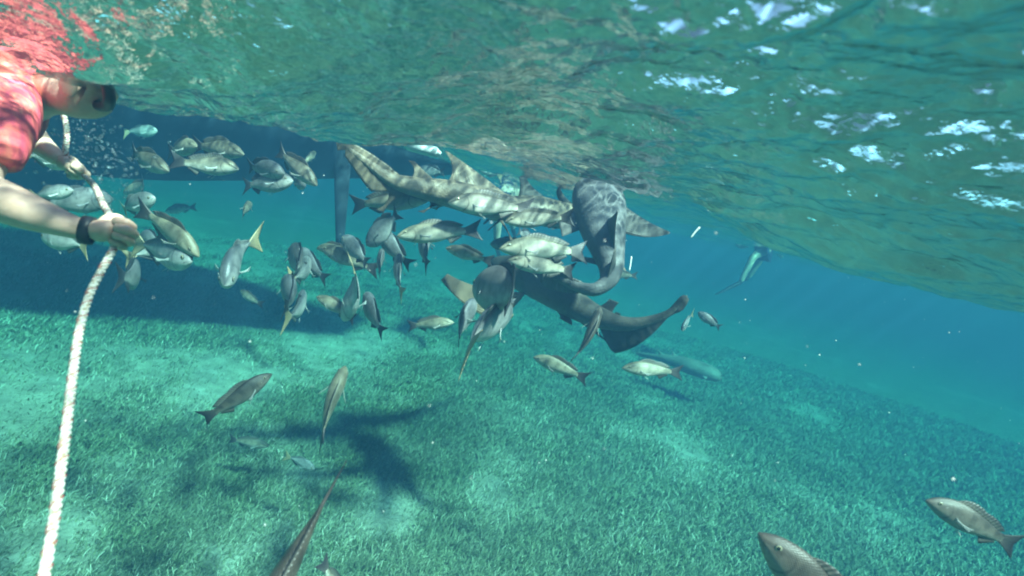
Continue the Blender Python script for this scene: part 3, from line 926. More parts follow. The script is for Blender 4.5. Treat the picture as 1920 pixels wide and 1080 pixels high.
s4.fin('pelvic_fin', .52, .62, 350, (1172, 504, 2.52), FIN_BROWN, tipw=.3)
s4.fin('pelvic_fin', .50, .62, 190, (1072, 482, 2.66), FIN_SLATE, tipw=.4, bl=-.2, bt=.2)
s4.caudal([(.76, 0, 0), (.82, .030, .034), (.90, .035, .06), (.97, .035, .055), (1.0, .02, .03)], FIN_SLATE)
s4.eyes()

# dark shark below, brown breast fin spread to the left, tail sweeping right
s5 = Shark('dark nurse shark swimming deepest, its tail sweeping right to a curled tip',
           [(938, 506, 3.45), (962, 512, 3.30), (1000, 524, 3.15), (1045, 550, 3.0), (1090, 580, 2.88), (1130, 598, 2.78), (1165, 607, 2.70), (1200, 605, 2.64), (1238, 594, 2.60), (1262, 580, 2.58), (1287, 556, 2.56)],
           [(.42, .90, .12), (.42, .90, .12), (.45, .88, .1), (.3, .95, .05), (-.15, .98, .0), (-.5, .86, .0)], .165, SKIN_SHADED, thick=.92, taper=.8)
s5.fin('pectoral_fin', 0, 0, 0, (834, 518, 2.72), FIN_BROWN, tipw=.20, bl=-.16, bt=-.12, thick=.020, AB=((985, 548, 3.08), (935, 604, 2.92)))
s5.fin('pectoral_fin', .10, .22, 10, (1010, 470, 3.5), FIN_DARK, tipw=.3, thick=.018)
s5.fin('dorsal_fin', 0, 0, 0, (1150, 563, 2.80), FIN_DARK, tipw=.40, bl=-.12, bt=.05, thick=.016, AB=((1100, 582, 2.88), (1142, 600, 2.80)))
s5.fin('dorsal_fin', 0, 0, 0, (1158, 586, 2.74), FIN_DARK, tipw=.35, bl=-.12, bt=.05, thick=.013, AB=((1134, 600, 2.80), (1160, 610, 2.74)))
s5.fin('pelvic_fin', .34, .46, 250, (1058, 602, 2.88), FIN_BROWN, tipw=.6, bl=-.35, bt=-.2, thick=.014)
s5.fin('anal_fin', .52, .62, 268, (1160, 656, 2.74), FIN_DARK, tipw=.12, bl=.0, bt=.25, thick=.012)
s5.caudal([(.60, .0, .0), (.66, .022, .06), (.72, .020, .165), (.78, .016, .120), (.86, .014, .055), (.90, .014, .022), (.925, .014, .020), (.955, .020, .036), (.985, .022, .028), (1.0, .014, .018)], FIN_DARK)
s5.eyes()

# pale shark far off over the grass
s6 = Shark('pale nurse shark blurred by the water, low over the grass far right',
           [(1352, 706, 7.3), (1330, 700, 7.3), (1295, 688, 7.4), (1260, 676, 7.5), (1225, 668, 7.6), (1192, 662, 7.7)],
           [(.2, .9, .3)] * 2, .15, SKIN_PALE)
s6.fin('dorsal_fin', .5, .62, 90, (1255, 652, 7.50), FIN_PALE, tipw=.3)
s6.fin('dorsal_fin', .66, .75, 90, (1232, 654, 7.55), FIN_PALE, tipw=.3)
s6.fin('pectoral_fin', .14, .26, 185, (1322, 716, 7.10), FIN_PALE, tipw=.2)
s6.fin('pectoral_fin', .14, .26, -5, (1335, 684, 7.60), FIN_PALE, tipw=.2)
s6.caudal([(.72, 0, 0), (.8, .03, .05), (.95, .03, .04), (1.0, .01, .01)], FIN_PALE)
s6.eyes()

# ------------------------------------------------------------------ the moored boat
HULL = None
def make_boat():
    D0 = 4.6
    stern = at(832, 287, D0)
    x0 = stern.x; yc = stern.y + 1.35
    root = empty('sailing_boat', (x0 - 3.0, yc, 0))
    tag(root, 'dark bottomed boat floating upper left with its rudder hanging down', 'boat')
    o = Vector(root.location)
    def px_z(px, py, d): return at(px, py, d).z
    # keel line from the photo: stern lifts clear, forefoot deep
    kx = [x0, x0 - .7, x0 - 1.4, x0 - 2.4, x0 - 3.5, x0 - 5.0, x0 - 6.5, x0 - 8.0, x0 - 8.8]
    kz = [-.02, -.24, -.40, -.66, -.92, -1.02, -.90, -.5, -.02]
    bm = [.50, .72, 1.0, 1.42, 1.75, 1.85, 1.55, .8, .06]
    n, m = 60, 25
    xs = np.linspace(kx[0], kx[-1], n)
    ip = lambda v: np.interp(-xs, -np.array(kx), v)
    def sm(a):
        for _ in range(4): a[1:-1] = .25 * a[:-2] + .5 * a[1:-1] + .25 * a[2:]
        return a
    zk, hb = sm(ip(kz)), sm(ip(bm))
    ycx = yc - .16 * (x0 - xs)
    top = .34
    t = np.linspace(-1, 1, m)
    V = []
    for i in range(n):
        for q in t:
            a = abs(q)
            if a < .7:
                w = a / .7
                yy = hb[i] * math.sin(w * math.pi / 2) ** .9; zz = zk[i] + (0.02 - zk[i]) * (1 - math.cos(w * math.pi / 2)) ** 1.1
            else:
                w = (a - .7) / .3; yy = hb[i] * (1 + .05 * w); zz = .02 + (top - .02) * w
            V.append((xs[i], ycx[i] + math.copysign(yy, q), zz))
    V = np.array(V)
    q = [tuple(int(k) for k in r) for r in grid_faces(n, m)]
    q += [tuple(range(m - 1, -1, -1))[::-1], tuple((n - 1) * m + k for k in range(m))[::-1]]
    nt = NT('dark_antifoul_paint')
    tc = nt.n('TexCoord')
    nz = nt.n('TexNoise'); nz.inputs['Scale'].default_value = 3.0; nz.inputs['Detail'].default_value = 8.0; nz.inputs['Roughness'].default_value = .7
    nt.l(tc.outputs['Object'], nz.inputs['Vector'])
    nt.principled(nt.ramp(nz.outputs['Fac'], [(.35, (.012, .020, .030)), (.6, (.022, .032, .044)), (.78, (.06, .075, .075))]), rough=.7, spec=.25, bump=nz.outputs['Fac'], bump_s=.3, bump_d=.02)
    hullm = nt.m
    link('hull', mesh_from('hull', V - np.array(o), q, [hullm]), root)
    # deck
    dv = [(xs[i], ycx[i] + sg * hb[i] * 1.045, top + .004) for i in range(n) for sg in (-1, 1)]
    nt = NT('white_deck'); nt.principled((.75, .75, .72), rough=.4); white = nt.m
    dk = np.array(dv) - np.array(o)
    dk2 = dk + np.array([0, 0, .03])
    G = np.stack([dk.reshape(n, 2, 3)[:, 0], dk.reshape(n, 2, 3)[:, 1]])
    V2, F2, a2 = thicken(G + np.array([0, 0, .02]), np.full((2, n), .014))
    link('deck', mesh_from('deck', V2, F2, [white], smooth=False), root)
    # rudder: raked blade under the stern
    d = D0 - .15
    A, B = np.array(at(626, 262, d)), np.array(at(662, 262, d))
    Tl, Tt = np.array(at(630, 458, d)), np.array(at(645, 456, d))
    G = fin_patch(A, B, Tl, Tt, nu=11, nv=16)
    V3, F3, a3 = thicken(G, foil(16, 11, .032, .6))
    link('rudder', mesh_from('rudder', V3 - np.array(o), F3, [hullm]), root)
    # deep fin keel added under the hull to darken the murk
    kc = yc - .16 * 4.9
    G = fin_patch((x0 - 3.5, kc, -.55), (x0 - 6.6, kc, -.60), (x0 - 4.1, kc + .06, -1.62), (x0 - 6.3, kc + .06, -1.66), nu=16, nv=12)
    Vk, Fk, ak = thicken(G, foil(12, 16, .11, .7))
    link('keel', mesh_from('keel', Vk - np.array(o), Fk, [hullm]), root)
make_boat()

def make_fender():
    A_, B_ = np.array(at(757, 270, 3.3)), np.array(at(827, 288, 3.3))
    ax = B_ - A_; ln = np.linalg.norm(ax); ax /= ln
    o = Vector((A_ + B_) / 2)
    s1_ = np.cross(ax, np.array(FWD)); s1_ /= np.linalg.norm(s1_); s2_ = np.cross(ax, s1_)
    t = np.array([0, .01, .04, .08, .14, .3, .5, .7, .86, .92, .96, .99, 1.0]); r = np.array([.004, .012, .014, .022, .033, .036, .036, .036, .033, .022, .014, .012, .004])
    th = np.linspace(0, 2 * np.pi, 18, endpoint=False)
    V = (A_ + ax * ln * t[:, None])[:, None, :] + r[:, None, None] * (np.cos(th)[None, :, None] * s1_ + np.sin(th)[None, :, None] * s2_)
    nt = NT('white_vinyl'); nt.principled((.80, .80, .78), rough=.35)
    root = empty('boat_fender', o)
    tag(root, 'long white fender afloat at the surface where the dark hull ends', 'fender')
    link('body', mesh_from('body', V.reshape(-1, 3) - np.array(o), grid_faces(13, 18, wrap_u=True), [nt.m]), root)
    P, F_ = ellipsoid(A_ - ax * .012 - np.array(o), (.016, .006, .016), n=8, m=12)
    link('rope_eye', mesh_from('rope_eye', P, F_, [RUBBER_]), root)
nt = NT('black_vinyl_eye'); nt.principled((.02, .02, .022), rough=.5); RUBBER_ = nt.m
make_fender()

# ------------------------------------------------------------------ people
def skin_figure(name, nodes, edges, mats, root=0, subdiv=2, parent=None, origin=None, smooth_iter=0):
    """one continuous surface grown round a skeleton: nodes = [(point, radius or (rx, ry))]"""
    o3 = np.zeros(3) if origin is None else np.array(origin)
    me = bpy.data.meshes.new(name)
    me.from_pydata([tuple(np.array(p) - o3) for p, r in nodes], edges, [])
    o = link(name, me)
    md = o.modifiers.new('skin', 'SKIN')
    md.use_smooth_shade = True
    sv = me.skin_vertices[0].data
    for i, (p, r) in enumerate(nodes):
        sv[i].radius = r if isinstance(r, tuple) else (r, r)
        sv[i].use_root = (i == root)
    sb = o.modifiers.new('sub', 'SUBSURF'); sb.levels = subdiv; sb.render_levels = subdiv
    bpy.context.view_layer.update()
    dg = bpy.context.evaluated_depsgraph_get()
    m2 = bpy.data.meshes.new_from_object(o.evaluated_get(dg))
    m2.name = name
    bpy.data.objects.remove(o); bpy.data.meshes.remove(me)
    m2.materials.clear()
    for m in mats: m2.materials.append(m)
    m2.polygons.foreach_set('use_smooth', np.ones(len(m2.polygons), dtype=bool))
    return link(name, m2, parent)

nt = NT('skin')
tc = nt.n('TexCoord')
nz = nt.n('TexNoise'); nz.inputs['Scale'].default_value = 60.0; nz.inputs['Detail'].default_value = 5.0
nz2 = nt.n('TexNoise'); nz2.inputs['Scale'].default_value = 9.0; nz2.inputs['Detail'].default_value = 3.0
for q in (nz, nz2): nt.l(tc.outputs['Object'], q.inputs['Vector'])
c = nt.mix(nt.ramp(nz2.outputs['Fac'], [(.35, 0.), (.65, .6)]), (.64, .43, .34), (.58, .35, .26))
c = nt.mix(nt.ramp(nz.outputs['Fac'], [(.4, .3), (.55, 0.)]), c, (.46, .27, .20))
nt.principled(c, rough=.5, spec=.4, bump=nz.outputs['Fac'], bump_s=.35, bump_d=.003, Subsurface_Weight=.08)
SKIN = nt.m
nt = NT('coral_red_rash_shirt')
tc = nt.n('TexCoord')
nz = nt.n('TexNoise'); nz.inputs['Scale'].default_value = 26.0; nz.inputs['Detail'].default_value = 4.0; nz.inputs['Distortion'].default_value = 1.2
wv = nt.n('TexNoise'); wv.inputs['Scale'].default_value = 7.0; wv.inputs['Detail'].default_value = 3.0; wv.inputs['Distortion'].default_value = 2.2
mp = nt.n('Mapping'); mp.inputs['Scale'].default_value = (1, 1, .35); mp.inputs['Rotation'].default_value = (0, .6, 0)
nt.l(tc.outputs['Object'], mp.inputs['Vector'])
nt.l(mp.outputs[0], nz.inputs['Vector']); nt.l(mp.outputs[0], wv.inputs['Vector'])
c = nt.ramp(nz.outputs['Fac'], [(.36, (.58, .07, .12)), (.50, (.80, .13, .13)), (.62, (.88, .22, .16))])
nt.principled(c, rough=.75, spec=.2, bump=wv.outputs['Fac'], bump_s=.9, bump_d=.03)
SHIRT = nt.m
nt = NT('dark_rubber'); nt.principled((.015, .016, .020), rough=.45, spec=.4); RUBBER = nt.m
nt = NT('navy_shorts'); nt.principled((.03, .04, .08), rough=.8, spec=.2); NAVY = nt.m
nt = NT('mask_glass'); nt.principled((.45, .54, .56), rough=.05, spec=.8); GLASS = nt.m
nt = NT('dark_hair')
tc = nt.n('TexCoord'); nz = nt.n('TexNoise'); nz.inputs['Scale'].default_value = 60.0
nt.l(tc.outputs['Object'], nz.inputs['Vector'])
nt.principled(nt.ramp(nz.outputs['Fac'], [(.4, (.02, .014, .010)), (.65, (.06, .04, .03))]), rough=.6, bump=nz.outputs['Fac'], bump_s=.8, bump_d=.01); HAIR = nt.m

def near_swimmer():
    o = at(-60, 210, 1.15)
    root = empty('person', o)
    tag(root, 'swimmer in a coral red shirt at the left edge gripping the white rope', 'person')
    N = []; E = []
    def add(px, py, d, r, link_to=None):
        N.append((np.array(at(px, py, d)), r)); i = len(N) - 1
        if link_to is not None: E.append((link_to, i))
        return i
    pelvis = add(-520, 225, 1.40, (.12, .15))
    waist = add(-350, 205, 1.32, (.115, .145), pelvis)
    chest = add(-165, 195, 1.24, (.115, .15), waist)
    upper = add(-45, 175, 1.20, (.095, .13), chest)
    neck = add(62, 180, 1.20, .052, upper)
    neck2 = add(100, 172, 1.19, .050, neck)
    jaw = add(140, 168, 1.18, (.078, .074), neck2)
    face = add(174, 164, 1.17, (.072, .066), jaw)
    nose = add(188, 170, 1.165, .040, face)
    add(184, 190, 1.16, .030, face)
    # near arm
    shn = add(-2, 190, 1.08, .056, upper)
    uan = add(-25, 262, .99, .048, shn)
    eln = add(-58, 350, .95, .045, uan)
    f1 = add(0, 376, .955, .043, eln)
    f2 = add(60, 400, .965, .036, f1)
    wrn = add(150, 430, .985, .021, f2)
    wr2 = add(176, 435, .995, .022, wrn)
    # far arm
    shf = add(-10, 205, 1.38, .05, upper)
    elf = add(48, 236, 1.46, .040, shf)
    ff1 = add(72, 268, 1.44, .033, elf)
    wrf = add(114, 302, 1.41, .020, ff1)
    # legs trailing out of the frame
    for s, dd in ((0, -.12), (1, .12)):
        h = add(-600, 235 + 10 * s, 1.45 + dd, .085, pelvis)
        k = add(-900, 268, 1.62 + dd, .056, h)
        an = add(-1150, 270, 1.8 + dd, .038, k)
        ft = add(-1260, 300, 1.88 + dd, .035, an)
    body = skin_figure('body', N, E, [SKIN], root=0, subdiv=2, parent=root, origin=o)
    # hands: palm plus four unequal fingers and a thumb, each its own bent chain rooted in the palm
    def hand(name, wrist, palm, knuckles, fingers, thumb, rp):
        NN = [(np.array(at(*wrist)), rp * .8), (np.array(at(*palm)), (rp, rp * .8))]; EE = [(0, 1)]
        hp = skin_figure(name, NN + [(np.array(at(*knuckles)), (rp * .95, rp * .62))], EE + [(1, 2)], [SKIN], parent=root, origin=o)
        for chain, r in fingers + [thumb]:
            n_ = [(np.array(at(*p)), r * (1 - .10 * k)) for k, p in enumerate(chain)]
            fg = skin_figure('finger' if (chain, r) != thumb else 'thumb', n_, [(k, k + 1) for k in range(len(n_) - 1)], [SKIN], parent=hp, origin=o)
        return hp
    hand('hand', (172, 434, .992), (198, 432, .992), (222, 430, .985),
         [([(212, 414, .985), (238, 418, .982), (250, 427, 1.005), (238, 431, 1.035), (222, 428, 1.040)], .0108),
          ([(214, 426, .980), (242, 432, .976), (254, 441, 1.000), (241, 445, 1.035), (224, 441, 1.042)], .0110),
          ([(212, 438, .982), (236, 446, .978), (247, 455, 1.000), (236, 457, 1.033), (220, 453, 1.040)], .0104),
          ([(206, 448, .987), (222, 457, .984), (234, 464, 1.002), (225, 464, 1.028), (212, 460, 1.035)], .0090)],
         ([(186, 424, 1.005), (204, 408, 1.015), (222, 408, 1.035), (236, 420, 1.045)], .0112), .030)
    hand('hand', (114, 302, 1.41), (128, 308, 1.41), (142, 314, 1.40),
         [([(134, 303, 1.40), (150, 312, 1.395), (158, 322, 1.41), (148, 325, 1.44), (138, 320, 1.445)], .0108),
          ([(134, 309, 1.395), (152, 319, 1.39), (166, 328, 1.405), (150, 331, 1.44), (140, 326, 1.445)], .0110),
          ([(130, 315, 1.40), (144, 324, 1.395), (158, 331, 1.41), (144, 333, 1.44), (134, 328, 1.445)], .0104),
          ([(124, 317, 1.405), (134, 325, 1.40), (143, 331, 1.415), (134, 333, 1.44), (126, 328, 1.445)], .0090)],
         ([(120, 300, 1.42), (132, 296, 1.43), (144, 306, 1.45), (152, 316, 1.455)], .0112), .028)
    # rash shirt: torso, near sleeve down to just above the elbow, far sleeve short
    SN = []; SE = []
    def sadd(px, py, d, r, lk=None):
        SN.append((np.array(at(px, py, d)), r)); i = len(SN) - 1
        if lk is not None: SE.append((lk, i))
        return i
    a = sadd(-520, 222, 1.40, (.130, .165)); b = sadd(-350, 203, 1.32, (.125, .158), a)
    c_ = sadd(-165, 190, 1.24, (.125, .165), b); e = sadd(-48, 174, 1.20, (.105, .145), c_)
    g = sadd(48, 160, 1.20, .072, e)
    h1 = sadd(4, 188, 1.07, .075, e); h2 = sadd(-8, 250, 1.0, .066, h1); h3 = sadd(-22, 290, .975, .058, h2); h4 = sadd(-28, 308, .97, .054, h3)
    k1 = sadd(-6, 205, 1.38, .062, e); k2 = sadd(42, 228, 1.45, .050, k1)
    shirt = skin_figure('shirt', SN, SE, [SHIRT], parent=root, origin=o)
    shp = skin_figure('swim_shorts', [(np.array(at(-500, 222, 1.39)), (.125, .155)), (np.array(at(-560, 228, 1.42)), (.12, .14)), (np.array(at(-680, 243, 1.37)), .095), (np.array(at(-680, 250, 1.61)), .095)], [(0, 1), (1, 2), (1, 3)], [NAVY], parent=root, origin=o)
    # hair cap, snorkel mask and mouthpiece
    hc = np.array(at(112, 92, 1.22))
    P, F_ = ellipsoid(hc - np.array(o), (.070, .072, .055), n=12, m=18)
    link('hair', mesh_from('hair', P, F_, [HAIR]), root)
    mk = skin_figure('snorkel_mask', [(np.array(at(192, 140, 1.09)), .009), (np.array(at(202, 168, 1.10)), .009), (np.array(at(203, 178, 1.17)), .009), (np.array(at(202, 166, 1.24)), .009), (np.array(at(193, 138, 1.25)), .009), (np.array(at(194, 124, 1.17)), .009)], [(0, 1), (1, 2), (2, 3), (3, 4), (4, 5), (5, 0)], [RUBBER], parent=root, origin=o)
    gc = np.array(at(206, 152, 1.17))
    P, F_ = ellipsoid(gc - np.array(o), (.014, .066, .034), n=10, m=16)
    link('mask_pane', mesh_from('mask_pane', P, F_, [GLASS]), mk)
    pts = [(180, 196, 1.16), (192, 200, 1.15), (203, 198, 1.12), (206, 184, 1.08), (200, 146, 1.05), (180, 86, 1.02)]
    skin_figure('snorkel_tube', [(np.array(at(*p)), .0125) for p in pts], [(i, i + 1) for i in range(len(pts) - 1)], [RUBBER], parent=root, origin=o)
    P, F_ = ellipsoid(np.array(at(128, 158, 1.105)) - np.array(o), (.020, .010, .030), n=8, m=12)
    link('ear', mesh_from('ear', P, F_, [SKIN]), root)
    # black band on the near wrist
    w0, w1 = np.array(at(152, 430, .985)), np.array(at(176, 434, .993))
    ax = (w1 - w0); ln = np.linalg.norm(ax); ax /= ln
    s1_ = np.cross(ax, np.array(UP)); s1_ /= np.linalg.norm(s1_); s2_ = np.cross(ax, s1_)
    th = np.linspace(0, 2 * np.pi, 26, endpoint=False)
    rows = []
    for t_, rr in ((0, .023), (.03, .0265), (.5, .0275), (.97, .0265), (1, .023)):
        rows.append(w0 + ax * ln * t_ + rr * (np.cos(th)[:, None] * s1_ * .95 + np.sin(th)[:, None] * s2_ * 1.02))
    link('wrist_band', mesh_from('wrist_band', np.array(rows).reshape(-1, 3) - np.array(o), grid_faces(5, 26, wrap_u=True), [RUBBER]), root)
near_swimmer()

def far_swimmer(label, hip, knee, ankle, toe, knee2, ankle2, toe2):
    o = at(*hip)
    root = empty('person', o)
    tag(root, label, 'person')
    H = np.array(o); z0 = -.06
    N = []; E = []
    def add(p, r, lk=None):
        N.append((np.array(p), r)); i = len(N) - 1
        if lk is not None: E.append((lk, i))
        return i
    pel = add(H, (.12, .15))
    b1 = add(H + np.array([.10, .22, .06]), (.11, .14), pel); b2 = add(H + np.array([.18, .46, .08]), (.12, .16), b1)
    nk = add(H + np.array([.22, .62, .12]), .06, b2); hd = add(H + np.array([.25, .74, .17]), .10, nk); add(H + np.array([.26, .80, .20]), .09, hd)
    for sg in (-1, 1):
        s = add(H + np.array([.18 + sg * .2, .50, .06]), .05, b2); e_ = add(H + np.array([.22 + sg * .38, .66, -.06]), .04, s); add(H + np.array([.24 + sg * .40, .88, -.02]), .03, e_)
    for kk, an in ((knee, ankle), (knee2, ankle2)):
        th_ = add(H * .7 + np.array(at(*kk)) * .3, .088, pel)
        k = add(at(*kk), .060, th_); m_ = add(np.array(at(*kk)) * .6 + np.array(at(*an)) * .4, .056, k); add(at(*an), .038, m_)
    skin_figure('body', N, E, [SKIN], parent=root, origin=o)
    for an, t in ((ankle, toe), (ankle2, toe2)):
        a_, t_ = np.array(at(*an)), np.array(at(*t))
        d_ = t_ - a_; s_ = np.array(RIGHT) * .2 + np.array(FWD) * .98
        G = fin_patch(a_ - s_ * .05, a_ + s_ * .05, t_ - s_ * .11, t_ + s_ * .11, nu=9, nv=10)
        V, F_, at_ = thicken(G, foil(10, 9, .03, .2), ripple=.004, nrip=3)
        link('swim_fin', mesh_from('swim_fin', V - np.array(o), F_, [RUBBER], attrs=at_), root)
    skin_figure('swim_shorts', [(H, (.13, .16)), (H * .8 + np.array(at(*knee)) * .2, .105), (H * .8 + np.array(at(*knee2)) * .2, .105)], [(0, 1), (0, 2)], [NAVY], parent=root, origin=o)
far_swimmer('distant swimmer far right of the sharks, legs and dark fin hanging from the surface',
            (1438, 466, 8.6), (1412, 482, 8.5), (1388, 530, 8.5), (1342, 552, 8.3), (1427, 484, 8.9), (1402, 522, 9.0), (1362, 540, 8.9))
far_swimmer('distant swimmer behind the sharks with one pale leg hanging above the school',
            (944, 356, 6.4), (934, 404, 6.3), (931, 456, 6.4), (936, 482, 6.2), (955, 392, 6.8), (962, 430, 7.0), (968, 450, 7.1))

# ------------------------------------------------------------------ the rope
def make_rope():
    ctrl = [(88, 96, 1.50), (94, 150, 1.47), (106, 188, 1.45), (121, 220, 1.44), (126, 255, 1.43), (123, 288, 1.425), (134, 318, 1.43), (158, 330, 1.40), (178, 350, 1.30), (194, 384, 1.16), (211, 412, 1.06), (219, 438, 1.02),
            (212, 468, .985), (190, 508, .955), (166, 558, .92), (149, 620, .88), (137, 700, .83), (126, 790, .78), (114, 880, .735), (102, 970, .70), (86, 1060, .665), (66, 1160, .63), (40, 1300, .60)]
    P = catmull([tuple(at(*c)) for c in ctrl], 900)
    T = np.gradient(P, axis=0); T /= np.linalg.norm(T, axis=1, keepdims=True)
    s = np.concatenate([[0], np.cumsum(np.linalg.norm(np.diff(P, axis=0), axis=1))])
    ref = np.array(FWD)
    A = np.cross(T, ref); A /= np.linalg.norm(A, axis=1, keepdims=True); B = np.cross(T, A)
    o = Vector(P[len(P) // 2])
    root = empty('rope', o)
    tag(root, 'white mooring rope with red flecks running through both fists to the lower left corner', 'rope')
    nt = NT('white_rope_strand')
    tc = nt.n('TexCoord'); fk = nt.n('Attribute'); fk.attribute_name = 'len'; mk_ = nt.n('Attribute'); mk_.attribute_name = 'mark'
    nz = nt.n('TexNoise'); nz.inputs['Scale'].default_value = 160.0; nz.inputs['Detail'].default_value = 3.0
    nt.l(tc.outputs['Object'], nz.inputs['Vector'])
    wv = nt.math('SINE', nt.math('MULTIPLY', fk.outputs['Fac'], 900.0))
    fleck = nt.math('MULTIPLY', nt.math('GREATER_THAN', nt.math('SINE', nt.math('MULTIPLY', fk.outputs['Fac'], 2 * math.pi / .060)), .80), mk_.outputs['Fac'])
    rcol = nt.mix(nt.math('MULTIPLY', fleck, .8), nt.ramp(nz.outputs['Fac'], [(.32, (.36, .26, .16)), (.43, (.60, .53, .43)), (.6, (.75, .71, .64))]), (.36, .12, .09))
    nt.principled(rcol, rough=.7, spec=.3, bump=nt.math('ADD', wv, nz.outputs['Fac']), bump_s=.4, bump_d=.0015)
    wm = nt.m
    nt = NT('red_marker_yarn'); nt.principled((.38, .05, .045), rough=.7, spec=.2); rm = nt.m
    pitch = .030; R = .0026; rs = .0046
    def strand(name, ph, rad, rr, mat, pit=pitch, m=8):
        th = s / pit * 2 * math.pi + ph
        C = P + A * (rad * np.cos(th))[:, None] + B * (rad * np.sin(th))[:, None]
        a = np.linspace(0, 2 * np.pi, m, endpoint=False)
        V = C[:, None, :] + A[:, None, :] * (rr * np.cos(a))[None, :, None] + B[:, None, :] * (rr * np.sin(a))[None, :, None]
        n = len(P)
        q = grid_faces(n, m, wrap_u=True)
        link(name, mesh_from(name, V.reshape(-1, 3) - np.array(o), q, [mat], attrs={'len': np.repeat(s, m), 'mark': np.full(len(P) * m, 1. if ph < .1 else .0)}), root)
    for k in range(3):
        strand('strand', k * 2.0944, R, rs, wm)
    strand('marker_yarn', .6, R + rs * .80, .0014, rm, pit=.030, m=6)
make_rope()

# ------------------------------------------------------------------ bubbles, drifting straws, specks
def ico_blob(centers, radii, name, mats, squash=None):
    bm = bmesh.new(); bmesh.ops.create_icosphere(bm, subdivisions=1, radius=1.0)
    v0 = np.array([v.co for v in bm.verts]); f0 = np.array([[v.index for v in f.verts] for f in bm.faces]); bm.free()
    n = len(centers)
    if squash is None: squash = np.ones((n, 3))
    V = (v0[None] * radii[:, None, None] * squash[:, None, :] + centers[:, None, :]).reshape(-1, 3)
    Fc = (f0[None] + (np.arange(n) * len(v0))[:, None, None]).reshape(-1, 3)
    return mesh_from(name, V, Fc, mats)
rng = np.random.default_rng(19)
nt = NT('air_bubble')
fr = nt.n('Fresnel'); fr.inputs['IOR'].default_value = 1.5
g_ = nt.n('BsdfGlossy'); g_.inputs['Roughness'].default_value = .08
t_ = nt.n('BsdfTransparent'); mx = nt.n('MixShader')
nt.l(nt.math('MULTIPLY_ADD', fr.outputs[0], .7, .06), mx.inputs[0]); nt.l(t_.outputs[0], mx.inputs[1]); nt.l(g_.outputs[0], mx.inputs[2]); nt.l(mx.outputs[0], nt.out.inputs['Surface'])
BUB = nt.m
n = 1000
c0 = []
for i in range(n):
    d = rng.normal(1.65, .22)
    px = rng.normal(178, 55); py = rng.normal(278, 55) + (px - 172) * .55
    c0.append(tuple(at(px, py, max(1.2, d))))
c0 = np.array(c0)
keep = c0[:, 2] < 1
rad = .0008 + .0052 * rng.random(n) ** 4
sq = np.stack([1 + .5 * rng.random(n), 1 + .3 * rng.random(n), .7 + .3 * rng.random(n)], -1)
tag(link('bubbles', ico_blob(c0, rad, 'bubbles', [BUB], sq)), kind='stuff', label='cloud of small air bubbles drifting past the dark hull')
nt = NT('pale_speck'); nt.principled((.75, .75, .70), rough=.6); SPK = nt.m
n = 520
d = .5 + 3.6 * rng.random(n) ** .8
cc = np.array([tuple(at(rng.uniform(-150, 2070), rng.uniform(120, 1000), q)) for q in d])
cc = cc[cc[:, 2] < -.22]
rad = .0006 + .0016 * rng.random(len(cc)) ** 2.5
tag(link('drifting_specks', ico_blob(cc, rad, 'drifting_specks', [SPK])), kind='stuff', label='fine pale specks drifting in the water')

def straw(label, a, b, r, bits=()):
    A_, B_ = np.array(at(*a)), np.array(at(*b))
    P = catmull([A_, A_ * .55 + B_ * .45 + np.array([.0, 0, .003]), B_], 14)
    T = np.gradient(P, axis=0); T /= np.linalg.norm(T, axis=1, keepdims=True)
    X_ = np.cross(T, np.array(FWD)); X_ /= np.linalg.norm(X_, axis=1, keepdims=True); Y_ = np.cross(T, X_)
    a_ = np.linspace(0, 2 * np.pi, 7, endpoint=False)
    rr = r * (.75 + .5 * np.linspace(0, 1, 14))
    rr[0] *= .3; rr[-1] *= .6
    V = P[:, None, :] + (X_[:, None, :] * np.cos(a_)[None, :, None] + Y_[:, None, :] * np.sin(a_)[None, :, None]) * rr[:, None, None]
    o = Vector(P.mean(0))
    q = [tuple(int(i) for i in r_) for r_ in grid_faces(14, 7, wrap_u=True)] + [tuple(range(7))[::-1], tuple(13 * 7 + k for k in range(7))]
    ob = link('grass_straw', mesh_from('grass_straw', V.reshape(-1, 3) - np.array(o), q, [SPK]))
    ob.location = o
    tag(ob, label, 'straw', 'bits of straw drifting right of the sharks')
straw('pinkish white straw drifting slantwise right of the spread breast fin', (1295, 446, 2.0), (1312, 426, 2.0), .0035)
straw('thin upright white straw just right of the slate shark', (1180, 508, 2.0), (1184, 481, 2.0), .0022)
